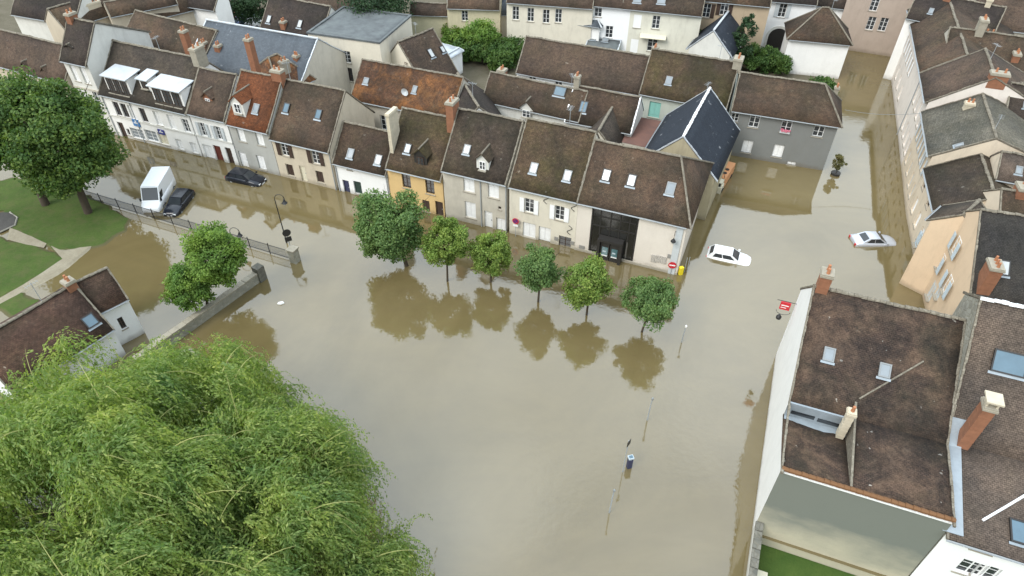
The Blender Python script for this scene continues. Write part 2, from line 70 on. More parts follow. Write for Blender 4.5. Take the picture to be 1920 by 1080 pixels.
  {'o': (-61.56, 77.06), 'rz': -0.4264, 'W': 13.01, 'D': 5.34, 'D1': 2.67, 'ze': 6.2, 'zr': 8.87, 'zb': 6.2, 'items': [{'t': 'dorm', 'x': 6.32, 'y': 0.3, 'z': 5.85, 'w': 0.8, 'h': 0.9, 'st': 'gable', 'col': 'white'}, {'t': 'dorm', 'x': 9.54, 'y': 0.3, 'z': 5.83, 'w': 0.8, 'h': 0.9, 'st': 'gable', 'col': 'white'}], 'ends': 'gg', 'wall': 'beige', 'roof': 'brown2', 'label': 'brown-roofed house with two cream dormers at the left edge'},
  {'o': (-64.14, 88.41), 'rz': -0.3471, 'W': 10.51, 'D': 5.16, 'D1': 2.58, 'ze': 7.6, 'zr': 10.18, 'zb': 7.6, 'items': [], 'ends': 'gg', 'wall': 'white_grey', 'roof': 'dark', 'label': 'pale-walled house with dark grey roof at the upper left corner'},
  {'o': (-55.2, 83.45), 'rz': 0.963, 'W': 8.86, 'D': 4.13, 'D1': 2.07, 'ze': 7.5, 'zr': 9.23, 'zb': 7.5, 'items': [{'t': 'chim', 'x': 4.54, 'y': 1.0, 'z': 8.35, 'w': 2.6, 'd': 0.6, 'col': 'cream', 'pots': 5}], 'ends': 'gg', 'wall': 'beige', 'roof': 'brown', 'label': 'beige house with row of orange chimney pots at upper left'},
  {'o': (-50.59, 86.35), 'rz': 0.6014, 'W': 8.23, 'D': 4.0, 'D1': 1.32, 'ze': 8.0, 'zr': 9.11, 'zb': 8.0, 'items': [], 'ends': 'gg', 'wall': 'beige', 'roof': 'brown', 'label': 'tall beige gable block behind the tall narrow white house'},
  {'o': (-48.07, 87.44), 'rz': 0.7252, 'W': 7.35, 'D': 4.21, 'D1': 2.1, 'ze': 6.8, 'zr': 8.69, 'zb': 6.8, 'items': [], 'ends': 'gg', 'wall': 'beige', 'roof': 'brown', 'label': 'beige house left of the white building with many small windows'},
  {'o': (-46.43, 93.55), 'rz': -0.3345, 'W': 7.78, 'D': 3.0, 'D1': 1.56, 'ze': 7.2, 'zr': 8.6, 'zb': 7.3, 'items': [{'t': 'win', 'x': 1.01, 'z': 6.48, 'w': 0.8, 'h': 1.2, 'st': 'dark', 'col': 'brown'}, {'t': 'win', 'x': 2.38, 'z': 6.44, 'w': 0.8, 'h': 1.2, 'st': 'dark', 'col': 'brown'}, {'t': 'win', 'x': 1.43, 'z': 5.11, 'w': 0.8, 'h': 1.2, 'st': 'dark', 'col': 'brown'}, {'t': 'win', 'x': 2.81, 'z': 5.07, 'w': 0.8, 'h': 1.2, 'st': 'dark', 'col': 'brown'}], 'ends': 'gg', 'wall': 'white', 'roof': 'dark', 'label': 'white building with four dark windows near the clipped hedge'},
  {'o': (-14.63, 97.82), 'rz': -0.0741, 'W': 6.43, 'D': 2.35, 'D1': 1.17, 'ze': 4.2, 'zr': 5.19, 'zb': 4.2, 'items': [{'t': 'aerial', 'x': 5.18, 'h': 2.16, 'a': 2.71}], 'ends': 'gg', 'wall': 'cream_y', 'roof': 'brown2', 'label': 'low cream garden building with brown roof behind the bushes'},
  {'o': (-0.85, 93.83), 'rz': -0.1896, 'W': 11.64, 'D': 4.54, 'D1': 2.27, 'ze': 7.4, 'zr': 9.67, 'zb': 7.4, 'items': [{'t': 'win', 'x': 1.25, 'z': 5.72, 'w': 0.9, 'h': 1.8, 'st': 'dark', 'col': 'white'}, {'t': 'win', 'x': 3.3, 'z': 5.66, 'w': 0.9, 'h': 1.8, 'st': 'dark', 'col': 'white'}, {'t': 'win', 'x': 5.42, 'z': 5.6, 'w': 0.9, 'h': 1.8, 'st': 'dark', 'col': 'white'}, {'t': 'win', 'x': 7.08, 'z': 5.79, 'w': 0.9, 'h': 1.8, 'st': 'dark', 'col': 'white'}], 'ends': 'gg', 'wall': 'cream', 'roof': 'brown2', 'label': 'cream house with four tall windows above white garden parasols'},
  {'o': (-3.76, 97.72), 'rz': 0.1318, 'W': 4.52, 'D': 2.68, 'D1': 1.34, 'ze': 4.2, 'zr': 5.54, 'zb': 4.2, 'items': [], 'ends': 'hh', 'hip': 1.4, 'wall': 'cream', 'roof': 'slateblue', 'label': 'small garden pavilion with blue slate roof'},
  {'o': (9.19, 92.56), 'rz': -0.2535, 'W': 9.23, 'D': 3.8, 'D1': 1.9, 'ze': 7.6, 'zr': 9.5, 'zb': 7.6, 'items': [{'t': 'win', 'x': 2.2, 'z': 6.9, 'w': 1.0, 'h': 1.6, 'st': 'dark', 'col': 'white'}, {'t': 'win', 'x': 2.23, 'z': 4.06, 'w': 1.0, 'h': 1.6, 'st': 'dark', 'col': 'white'}, {'t': 'win', 'x': 3.91, 'z': 4.02, 'w': 1.0, 'h': 1.6, 'st': 'dark', 'col': 'white'}], 'ends': 'gg', 'wall': 'bright', 'roof': 'brown2', 'label': 'bright white house with glazed lean-to, left of cream house with awning'},
  {'o': (6.11, 93.47), 'rz': -0.3599, 'W': 5.92, 'D': 3.12, 'D1': 1.56, 'ze': 5.0, 'zr': 6.31, 'zb': 5.0, 'items': [{'t': 'aerial', 'x': 4.59, 'h': 1.77, 'a': 0.85}], 'ends': 'hh', 'hip': 1.5, 'wall': 'white', 'roof': 'slateblue', 'label': 'low annex with hipped slate roof beside bright white house'},
  {'o': (9.87, 90.85), 'rz': -0.32, 'W': 4.52, 'D': 4.0, 'D1': 1.69, 'ze': 2.4, 'zr': 3.01, 'zb': 2.4, 'items': [{'t': 'sky', 'x': 0.69, 'y': 1.3, 'w': 0.88, 'h': 0.72}, {'t': 'sky', 'x': 2.39, 'y': 1.3, 'w': 0.88, 'h': 0.72}], 'ends': 'gg', 'wall': 'pale_green', 'roof': 'zincflat', 'label': 'glazed lean-to with pale sheet roof behind the barn ridge'},
  {'o': (14.34, 91.24), 'rz': -0.2657, 'W': 10.32, 'D': 4.11, 'D1': 2.06, 'ze': 7.6, 'zr': 9.66, 'zb': 7.6, 'items': [{'t': 'win', 'x': 2.18, 'z': 5.81, 'w': 1.0, 'h': 1.7, 'st': 'cas', 'col': 'white'}, {'t': 'win', 'x': 4.62, 'z': 5.92, 'w': 1.0, 'h': 1.7, 'st': 'cas', 'col': 'white'}, {'t': 'win', 'x': 2.17, 'z': 2.42, 'w': 1.0, 'h': 2.0, 'st': 'door', 'col': 'brown'}, {'t': 'win', 'x': 4.55, 'z': 2.91, 'w': 1.3, 'h': 1.8, 'st': 'cas', 'col': 'white'}, {'t': 'awning', 'x': 4.52, 'z': 4.14, 'w': 3.4}, {'t': 'sky', 'x': 1.79, 'y': 0.64, 'w': 1.06, 'h': 0.9}, {'t': 'sky', 'x': 4.87, 'y': 0.76, 'w': 1.06, 'h': 0.9}, {'t': 'aerial', 'x': 8.46, 'h': 2.19, 'a': 0.27}], 'ends': 'gg', 'wall': 'cream_w', 'roof': 'brown2', 'label': 'pale cream house with small awning over its garden door'},
  {'o': (22.86, 91.78), 'rz': -0.2548, 'W': 10.47, 'D': 3.76, 'D1': 1.88, 'ze': 8.6, 'zr': 10.48, 'zb': 8.6, 'items': [{'t': 'win', 'x': 2.68, 'z': 7.07, 'w': 1.0, 'h': 1.8, 'st': 'open', 'col': 'brown'}, {'t': 'win', 'x': 0.72, 'z': 6.04, 'w': 1.0, 'h': 1.8, 'st': 'open', 'col': 'brown'}, {'t': 'win', 'x': 4.86, 'z': 8.09, 'w': 1.0, 'h': 1.8, 'st': 'open', 'col': 'brown'}], 'ends': 'gg', 'wall': 'tan', 'roof': 'brown', 'label': 'tan house with brown shutters left of the slate-roofed annex'},
  {'o': (26.61, 93.12), 'rz': -2.0478, 'W': 9.0, 'D': 5.2, 'D1': 2.6, 'ze': 4.6, 'zr': 7.2, 'zb': 4.6, 'items': [{'t': 'aerial', 'x': 1.71, 'h': 1.49, 'a': 2.31}], 'ends': 'gg', 'wall': 'white_grey', 'roof': 'slate', 'label': 'narrow annex with dark slate roof and mossy gable'},
  {'o': (30.59, 96.94), 'rz': -0.2405, 'W': 10.86, 'D': 4.36, 'D1': 2.18, 'ze': 7.0, 'zr': 9.18, 'zb': 7.0, 'items': [{'t': 'win', 'x': 3.87, 'z': 5.68, 'w': 1.0, 'h': 1.8, 'st': 'open', 'col': 'pale_grey'}, {'t': 'win', 'x': 6.66, 'z': 5.57, 'w': 1.0, 'h': 1.8, 'st': 'open', 'col': 'pale_grey'}, {'t': 'win', 'x': 3.05, 'z': 3.02, 'w': 0.9, 'h': 1.5, 'st': 'cas', 'col': 'white'}, {'t': 'arch', 'x': 6.96, 'z': 1.58, 'w': 2.6}], 'ends': 'gg', 'wall': 'bright', 'roof': 'dark', 'label': 'tall white house with arched gateway and grey shutters'},
  {'o': (35.99, 87.87), 'rz': -0.2418, 'W': 7.5, 'D': 5.08, 'D1': 2.54, 'ze': 5.0, 'zr': 8.02, 'zb': 5.0, 'items': [{'t': 'aerial', 'x': 4.49, 'h': 1.24, 'a': 2.16}], 'ends': 'hh', 'hip': 3.3, 'wall': 'white', 'roof': 'brown', 'label': 'white house with steep hipped brown roof by the flooded street'},
  {'o': (40.37, 98.99), 'rz': -0.3595, 'W': 8.03, 'D': 3.46, 'D1': 1.73, 'ze': 5.6, 'zr': 7.33, 'zb': 5.6, 'items': [{'t': 'aerial', 'x': 6.69, 'h': 2.18, 'a': 1.52}], 'ends': 'gg', 'wall': 'white', 'roof': 'dark', 'label': 'white house with grey roof left of the flooded side street'},
  {'o': (45.94, 96.34), 'rz': -0.4022, 'W': 10.8, 'D': 3.62, 'D1': 1.81, 'ze': 8.8, 'zr': 10.61, 'zb': 8.8, 'items': [{'t': 'win', 'x': 3.92, 'z': 4.06, 'w': 1.0, 'h': 1.8, 'st': 'cas', 'col': 'white'}, {'t': 'win', 'x': 5.47, 'z': 4.15, 'w': 1.0, 'h': 1.8, 'st': 'cas', 'col': 'white'}, {'t': 'win', 'x': 3.55, 'z': 6.61, 'w': 1.0, 'h': 1.8, 'st': 'cas', 'col': 'white'}], 'ends': 'gg', 'wall': 'rose', 'roof': 'brown', 'label': 'pink house with white windows closing the flooded side street'},
  {'o': (51.95, 90.84), 'rz': -1.9125, 'W': 20.32, 'D': 11.0, 'D1': 3.39, 'ze': 7.5, 'zr': 9.88, 'zb': 7.5, 'items': [{'t': 'win', 'x': 1.5, 'z': 2.0, 'w': 0.95, 'h': 1.7, 'st': 'shut', 'col': 'white'}, {'t': 'win', 'x': 1.5, 'z': 5.2, 'w': 0.95, 'h': 1.7, 'st': 'open', 'col': 'white'}, {'t': 'win', 'x': 4.5, 'z': 2.0, 'w': 0.95, 'h': 1.7, 'st': 'shut', 'col': 'white'}, {'t': 'win', 'x': 4.5, 'z': 5.2, 'w': 0.95, 'h': 1.7, 'st': 'open', 'col': 'white'}, {'t': 'win', 'x': 7.5, 'z': 2.0, 'w': 0.95, 'h': 1.7, 'st': 'shut', 'col': 'white'}, {'t': 'win', 'x': 7.5, 'z': 5.2, 'w': 0.95, 'h': 1.7, 'st': 'open', 'col': 'white'}, {'t': 'win', 'x': 10.5, 'z': 2.0, 'w': 0.95, 'h': 1.7, 'st': 'shut', 'col': 'white'}, {'t': 'win', 'x': 10.5, 'z': 5.2, 'w': 0.95, 'h': 1.7, 'st': 'open', 'col': 'white'}, {'t': 'win', 'x': 13.5, 'z': 2.0, 'w': 0.95, 'h': 1.7, 'st': 'shut', 'col': 'white'}, {'t': 'win', 'x': 13.5, 'z': 5.2, 'w': 0.95, 'h': 1.7, 'st': 'open', 'col': 'white'}, {'t': 'chim', 'x': 5.0, 'y': 7.0, 'z': 8.11, 'w': 0.8, 'd': 0.8, 'col': 'brick'}, {'t': 'chim', 'x': 11.0, 'y': 7.0, 'z': 4.91, 'w': 0.8, 'd': 1.2, 'col': 'stone'}, {'t': 'aerial', 'x': 1.99, 'h': 1.8, 'a': 0.09}], 'ends': 'gg', 'wall': 'rose_w', 'roof': 'brown', 'label': 'far white-fronted house of the right-hand street row'},
  {'o': (45.14, 71.7), 'rz': -1.9227, 'W': 7.47, 'D': 12.0, 'D1': 4.7, 'ze': 7.5, 'zr': 10.79, 'zb': 7.5, 'items': [{'t': 'win', 'x': 1.0, 'z': 2.0, 'w': 0.9, 'h': 1.8, 'st': 'shut', 'col': 'white'}, {'t': 'win', 'x': 1.0, 'z': 5.3, 'w': 0.9, 'h': 1.8, 'st': 'shut', 'col': 'white'}, {'t': 'win', 'x': 3.0, 'z': 2.0, 'w': 0.9, 'h': 1.8, 'st': 'dark', 'col': 'white'}, {'t': 'win', 'x': 3.0, 'z': 5.3, 'w': 0.9, 'h': 1.8, 'st': 'dark', 'col': 'white'}, {'t': 'win', 'x': 5.0, 'z': 2.0, 'w': 0.9, 'h': 1.8, 'st': 'shut', 'col': 'white'}, {'t': 'win', 'x': 5.0, 'z': 5.3, 'w': 0.9, 'h': 1.8, 'st': 'shut', 'col': 'white'}, {'t': 'win', 'x': 7.0, 'z': 2.0, 'w': 0.9, 'h': 1.8, 'st': 'dark', 'col': 'white'}, {'t': 'win', 'x': 7.0, 'z': 5.3, 'w': 0.9, 'h': 1.8, 'st': 'dark', 'col': 'white'}, {'t': 'pipe', 'x': 0.3}, {'t': 'chim', 'x': 7.0, 'y': 5.0, 'z': 7.77, 'w': 0.9, 'd': 1.6, 'col': 'brick'}, {'t': 'aerial', 'x': 3.14, 'h': 1.81, 'a': 0.47}], 'ends': 'gg', 'wall': 'rose_w', 'roof': 'brown2', 'label': 'long pale house front with tall windows in the right-hand street row'},
  {'o': (42.52, 64.57), 'rz': -1.9216, 'W': 9.33, 'D': 12.0, 'D1': 4.22, 'ze': 6.5, 'zr': 9.14, 'zb': 6.5, 'items': [{'t': 'win', 'x': 1.2, 'z': 1.9, 'w': 0.85, 'h': 1.6, 'st': 'shut', 'col': 'pale_grey'}, {'t': 'win', 'x': 1.2, 'z': 4.8, 'w': 0.85, 'h': 1.6, 'st': 'open', 'col': 'pale_grey'}, {'t': 'win', 'x': 3.6, 'z': 1.9, 'w': 0.85, 'h': 1.6, 'st': 'shut', 'col': 'pale_grey'}, {'t': 'win', 'x': 3.6, 'z': 4.8, 'w': 0.85, 'h': 1.6, 'st': 'open', 'col': 'pale_grey'}, {'t': 'win', 'x': 6.0, 'z': 1.9, 'w': 0.85, 'h': 1.6, 'st': 'shut', 'col': 'pale_grey'}, {'t': 'win', 'x': 6.0, 'z': 4.8, 'w': 0.85, 'h': 1.6, 'st': 'open', 'col': 'pale_grey'}, {'t': 'win', 'x': 8.0, 'z': 1.9, 'w': 0.85, 'h': 1.6, 'st': 'shut', 'col': 'pale_grey'}, {'t': 'win', 'x': 8.0, 'z': 4.8, 'w': 0.85, 'h': 1.6, 'st': 'open', 'col': 'pale_grey'}, {'t': 'chim', 'x': 2.0, 'y': 3.0, 'z': 6.09, 'w': 0.6, 'd': 0.8, 'col': 'cream'}, {'t': 'sky', 'x': 9.9, 'y': 1.81, 'w': 0.53, 'h': 0.72}, {'t': 'aerial', 'x': 7.73, 'h': 1.51, 'a': 2.88}], 'ends': 'gg', 'wall': 'peach_w', 'roof': 'stonegrey', 'label': 'pale narrow house with stony grey roof in the right-hand street row'},
  {'o': (39.28, 55.72), 'rz': -1.8815, 'W': 7.39, 'D': 10.0, 'D1': 3.66, 'ze': 5.3, 'zr': 7.41, 'zb': 5.3, 'items': [{'t': 'win', 'x': 1.3, 'z': 1.9, 'w': 0.95, 'h': 1.6, 'st': 'shut', 'col': 'white'}, {'t': 'win', 'x': 3.8, 'z': 1.9, 'w': 0.95, 'h': 1.6, 'st': 'shut', 'col': 'white'}, {'t': 'win', 'x': 6.3, 'z': 1.9, 'w': 0.95, 'h': 1.6, 'st': 'shut', 'col': 'white'}, {'t': 'win', 'x': 1.3, 'z': 4.4, 'w': 0.9, 'h': 1.3, 'st': 'dark', 'col': 'brown'}, {'t': 'win', 'x': 4.4, 'z': 4.4, 'w': 0.9, 'h': 1.3, 'st': 'dark', 'col': 'brown'}, {'t': 'chim', 'x': 3.0, 'y': 7.0, 'z': 6.01, 'w': 0.9, 'd': 1.4, 'col': 'brick'}], 'ends': 'gg', 'wall': 'peach_w', 'roof': 'moss_dk', 'label': 'lower pale peach house with dark mossy roof in the right-hand street row'},
  {'o': (33.66, 37.01), 'rz': -0.2785, 'W': 12.0, 'D': 10.4, 'D1': 5.2, 'ze': 6.1, 'zr': 10.16, 'zb': 6.1, 'items': [{'t': 'win', 'face': 'L', 'x': 5.65, 'z': 6.34, 'w': 1.0, 'h': 1.5, 'st': 'open', 'col': 'pale_blue'}, {'t': 'win', 'face': 'L', 'x': 6.77, 'z': 3.91, 'w': 1.0, 'h': 1.5, 'st': 'open', 'col': 'pale_blue'}, {'t': 'win', 'face': 'L', 'x': 3.64, 'z': 3.93, 'w': 1.0, 'h': 1.6, 'st': 'open', 'col': 'pale_blue'}, {'t': 'win', 'face': 'L', 'x': 5.61, 'z': 1.64, 'w': 0.9, 'h': 1.6, 'st': 'shut', 'col': 'pale_blue'}, {'t': 'win', 'face': 'L', 'x': 13.11, 'z': 1.51, 'w': 0.8, 'h': 1.4, 'st': 'shut', 'col': 'pale_blue'}, {'t': 'win', 'face': 'L', 'x': 8.12, 'z': 1.51, 'w': 0.8, 'h': 1.3, 'st': 'shut', 'col': 'pale_blue'}, {'t': 'win', 'face': 'L', 'x': 10.44, 'z': 3.98, 'w': 1.0, 'h': 1.5, 'st': 'open', 'col': 'pale_blue'}, {'t': 'win', 'face': 'L', 'x': 4.45, 'z': 2.65, 'w': 0.85, 'h': 1.3, 'st': 'shut', 'col': 'pale_blue'}, {'t': 'sky', 'x': 1.94, 'y': 1.84, 'w': 0.79, 'h': 1.17, 'col': 'bright'}, {'t': 'chim', 'x': 0.8, 'y': 0.7, 'z': 8.79, 'w': 0.85, 'd': 1.25, 'col': 'brick', 'pots': 3}, {'t': 'aerial', 'x': 5.56, 'h': 1.72, 'a': 1.93}], 'ends': 'gg', 'wall': 'peach', 'roof': 'dark_grey', 'label': 'peach gable-fronted house with blue-grey window surrounds facing the street'},
  {'o': (36.48, 47.23), 'rz': -2.4115, 'W': 3.09, 'D': 3.8, 'D1': 1.9, 'ze': 6.92, 'zr': 8.4, 'zb': 6.92, 'items': [], 'ends': 'gg', 'wall': 'peach', 'roof': 'grey_brown', 'label': 'small grey-brown roof between mossy roof and peach gable'},
  {'o': (48.1, 73.86), 'rz': -0.3698, 'W': 9.36, 'D': 7.12, 'D1': 3.56, 'ze': 7.5, 'zr': 10.28, 'zb': 7.5, 'items': [{'t': 'chim', 'x': 3.0, 'y': 3.56, 'z': 11.79, 'w': 0.8, 'd': 1.2, 'col': 'stone'}, {'t': 'chim', 'x': 7.0, 'y': 1.5, 'z': 9.04, 'w': 0.7, 'd': 1.0, 'col': 'brick'}], 'ends': 'gg', 'wall': 'stone', 'roof': 'brown', 'label': 'house with brown roof with mortar repairs in the upper right corner'},
  {'o': (46.63, 63.92), 'rz': -0.4277, 'W': 8.36, 'D': 6.94, 'D1': 3.47, 'ze': 6.5, 'zr': 9.21, 'zb': 6.5, 'items': [{'t': 'chim', 'x': 8.0, 'y': 3.47, 'z': 8.63, 'w': 0.8, 'd': 1.2, 'col': 'cream'}], 'ends': 'gg', 'wall': 'stone', 'roof': 'moss_dk', 'label': 'house with mottled roof behind the long pale house front'},
  {'o': (57.26, 85.69), 'rz': -0.3405, 'W': 9.92, 'D': 6.51, 'D1': 3.26, 'ze': 7.5, 'zr': 10.04, 'zb': 7.5, 'items': [], 'ends': 'gg', 'wall': 'stone', 'roof': 'brown2', 'label': 'house with plain brown roof at the upper right edge'},
  {'o': (43.6, 53.11), 'rz': -0.3141, 'W': 6.64, 'D': 4.95, 'D1': 2.47, 'ze': 5.2, 'zr': 7.13, 'zb': 5.2, 'items': [{'t': 'chim', 'x': 5.0, 'y': 3.0, 'z': 6.08, 'w': 0.9, 'd': 1.4, 'col': 'brick'}], 'ends': 'gg', 'wall': 'stone', 'roof': 'stonegrey', 'label': 'house with stony grey roof beside brick chimneys at right edge'},
  {'o': (39.06, 44.27), 'rz': -0.2465, 'W': 7.96, 'D': 4.77, 'D1': 2.39, 'ze': 7.2, 'zr': 8.93, 'zb': 7.2, 'items': [{'t': 'chim', 'x': 1.5, 'y': 2.39, 'z': 9.56, 'w': 0.9, 'd': 1.2, 'col': 'brick'}], 'ends': 'gg', 'wall': 'peach_w', 'roof': 'brown', 'label': 'house with brown roof and red-brown chimney at the right edge above the peach gable'},
  {'o': (49.29, 86.4), 'rz': -0.5984, 'W': 9.86, 'D': 5.52, 'D1': 2.76, 'ze': 8.2, 'zr': 10.36, 'zb': 8.2, 'items': [{'t': 'chim', 'x': 3.45, 'y': 2.76, 'z': 10.91, 'w': 0.8, 'd': 1.1, 'col': 'brick'}, {'t': 'chim', 'x': 7.89, 'y': 2.76, 'z': 11.16, 'w': 0.6, 'd': 0.8, 'col': 'cream'}, {'t': 'sky', 'x': 2.36, 'y': 0.88, 'w': 0.53, 'h': 0.72}], 'ends': 'gg', 'wall': 'white', 'roof': 'dark', 'label': 'white-walled house with dark roof beside the far end of the street'},
  {'o': (48.21, 61.09), 'rz': -0.3416, 'W': 8.71, 'D': 5.32, 'D1': 2.66, 'ze': 8.0, 'zr': 10.08, 'zb': 8.0, 'items': [{'t': 'chim', 'x': 3.05, 'y': 2.66, 'z': 10.68, 'w': 0.8, 'd': 1.1, 'col': 'brick'}, {'t': 'chim', 'x': 6.97, 'y': 2.66, 'z': 10.73, 'w': 0.6, 'd': 0.8, 'col': 'cream'}, {'t': 'sky', 'x': 1.57, 'y': 0.91, 'w': 0.53, 'h': 0.72}], 'ends': 'gg', 'wall': 'stone', 'roof': 'dark', 'label': 'dark-roofed house at the right edge above the mottled roof'},
  {'o': (42.07, 50.71), 'rz': -0.3781, 'W': 8.3, 'D': 3.55, 'D1': 1.78, 'ze': 7.6, 'zr': 8.99, 'zb': 7.6, 'items': [{'t': 'chim', 'x': 2.9, 'y': 1.78, 'z': 9.6, 'w': 0.8, 'd': 1.1, 'col': 'brick'}, {'t': 'chim', 'x': 6.64, 'y': 1.78, 'z': 9.74, 'w': 0.6, 'd': 0.8, 'col': 'cream'}, {'t': 'sky', 'x': 1.55, 'y': 0.59, 'w': 0.53, 'h': 0.72}, {'t': 'aerial', 'x': 2.7, 'h': 2.18, 'a': 1.56}], 'ends': 'gg', 'wall': 'peach_w', 'roof': 'pinkbrown', 'label': 'pinkish-roofed house with brick stacks at the right edge'},
  {'o': (-29.33, 95.12), 'rz': -0.3002, 'W': 8.84, 'D': 3.95, 'D1': 1.98, 'ze': 6.0, 'zr': 7.54, 'zb': 6.0, 'items': [{'t': 'win', 'x': 3.07, 'z': 5.05, 'w': 0.9, 'h': 1.4, 'st': 'cas', 'col': 'white'}], 'ends': 'gg', 'wall': 'cream', 'roof': 'brown2', 'label': 'cream house with brown roof above the flat-roofed building'},
  {'o': (-9.19, 96.72), 'rz': -0.0719, 'W': 7.43, 'D': 3.2, 'D1': 1.6, 'ze': 5.5, 'zr': 6.75, 'zb': 5.5, 'items': [{'t': 'win', 'x': 2.45, 'z': 4.25, 'w': 0.9, 'h': 1.4, 'st': 'cas', 'col': 'white'}, {'t': 'aerial', 'x': 3.17, 'h': 1.78, 'a': 0.06}], 'ends': 'gg', 'wall': 'cream_y', 'roof': 'brown', 'label': 'small cream house with brown roof beside the garden pavilion'},
  {'o': (-24.53, 98.19), 'rz': 0.389, 'W': 5.02, 'D': 1.44, 'D1': 0.72, 'ze': 3.2, 'zr': 3.76, 'zb': 3.2, 'items': [], 'ends': 'gg', 'wall': 'white', 'roof': 'zinc', 'label': 'low pale shed right of the white gable wall'},
  {'o': (15.12, 21.64), 'rz': -0.3665, 'W': 8.8, 'D': 15.87, 'D1': 11.87, 'ze': 6.89, 'zr': 10.74, 'zb': 7.14, 'items': [{'t': 'sky', 'x': 1.67, 'y': 8.07, 'w': 0.66, 'h': 0.9}, {'t': 'sky', 'x': 4.87, 'y': 7.97, 'w': 0.66, 'h': 0.9}, {'t': 'chim', 'x': 0.5, 'y': 11.87, 'z': 12.21, 'w': 0.7, 'd': 0.8, 'col': 'brick'}, {'t': 'chim', 'x': 3.2, 'y': 4.31, 'z': 8.51, 'w': 0.42, 'd': 0.45, 'col': 'cream', 'pots': 1}, {'t': 'flash', 'a': (6.86, 9.02), 'b': (3.78, 6.13)}], 'ends': 'gg', 'wall': 'white', 'roof': 'moss_big', 'label': 'large house with dark mossy tiled roof in the right foreground', 'fg': 1, 'front': 'render', 'notch': 3.7, 'prof': [(0.0, 6.89), (5.0, 6.98), (11.87, 10.74)]},
  {'o': (23.35, 18.44), 'rz': -0.3665, 'W': 12.0, 'D': 14.11, 'D1': 11.91, 'ze': 5.74, 'zr': 12.6, 'zb': 11.2, 'items': [{'t': 'sky', 'x': 2.18, 'y': 9.45, 'w': 1.76, 'h': 1.35, 'col': 'blue'}, {'t': 'sky', 'x': 3.42, 'y': 1.23, 'w': 0.79, 'h': 1.35, 'col': 'blue'}, {'t': 'chim', 'x': 0.82, 'y': 5.77, 'z': 10.47, 'w': 0.62, 'd': 0.8, 'col': 'brick', 'pots': 0, 'cowl': 1}, {'t': 'flash', 'a': (3.87, 3.48), 'b': (1.73, 1.29), 'wh': 1}, {'t': 'win', 'x': 1.92, 'z': 5.54, 'w': 1.0, 'h': 0.5, 'st': 'cas', 'col': 'white'}, {'t': 'win', 'x': 2.15, 'z': 3.35, 'w': 1.2, 'h': 1.4, 'st': 'cas', 'col': 'white'}, {'t': 'win', 'x': 2.91, 'z': 3.42, 'w': 1.0, 'h': 1.4, 'st': 'cas', 'col': 'white'}, {'t': 'aerial', 'x': 7.4, 'h': 1.67, 'a': 2.04}], 'ends': 'gg', 'wall': 'rubble', 'roof': 'pinkbrown', 'label': 'house with smooth pinkish-brown roof and rough stone gable at the right edge', 'ridge': 'white', 'front': 'bright', 'valley': 6.63, 'prof': [(0.0, 5.74), (5.63, 6.66), (11.91, 12.6)]},
  {'o': (-34.6, 30.15), 'rz': 0.977, 'W': 7.57, 'D': 6.95, 'D1': 2.75, 'ze': 3.25, 'zr': 6.0, 'zb': 3.25, 'items': [{'t': 'sky', 'x': 6.67, 'y': 0.67, 'w': 0.88, 'h': 0.99, 'col': 'blue'}, {'t': 'chim', 'x': 7.27, 'y': 2.75, 'z': 6.54, 'w': 0.7, 'd': 0.7, 'col': 'brick'}, {'t': 'aerial', 'x': 5.14, 'h': 1.94, 'a': 0.07}], 'ends': 'gg', 'wall': 'bright', 'roof': 'pinkmoss', 'label': 'white-walled house with brown roof partly behind the willow'},
  {'o': (-31.52, 36.99), 'rz': 0.818, 'W': 2.46, 'D': 3.8, 'D1': 1.6, 'ze': 4.23, 'zr': 5.95, 'zb': 4.23, 'items': [{'t': 'win', 'x': 1.29, 'z': 1.94, 'w': 0.4, 'h': 1.2, 'st': 'dark', 'col': 'brown'}], 'ends': 'gg', 'wall': 'bright', 'roof': 'pinkmoss', 'label': 'small white wing with narrow window at the end of the willow house'}
]
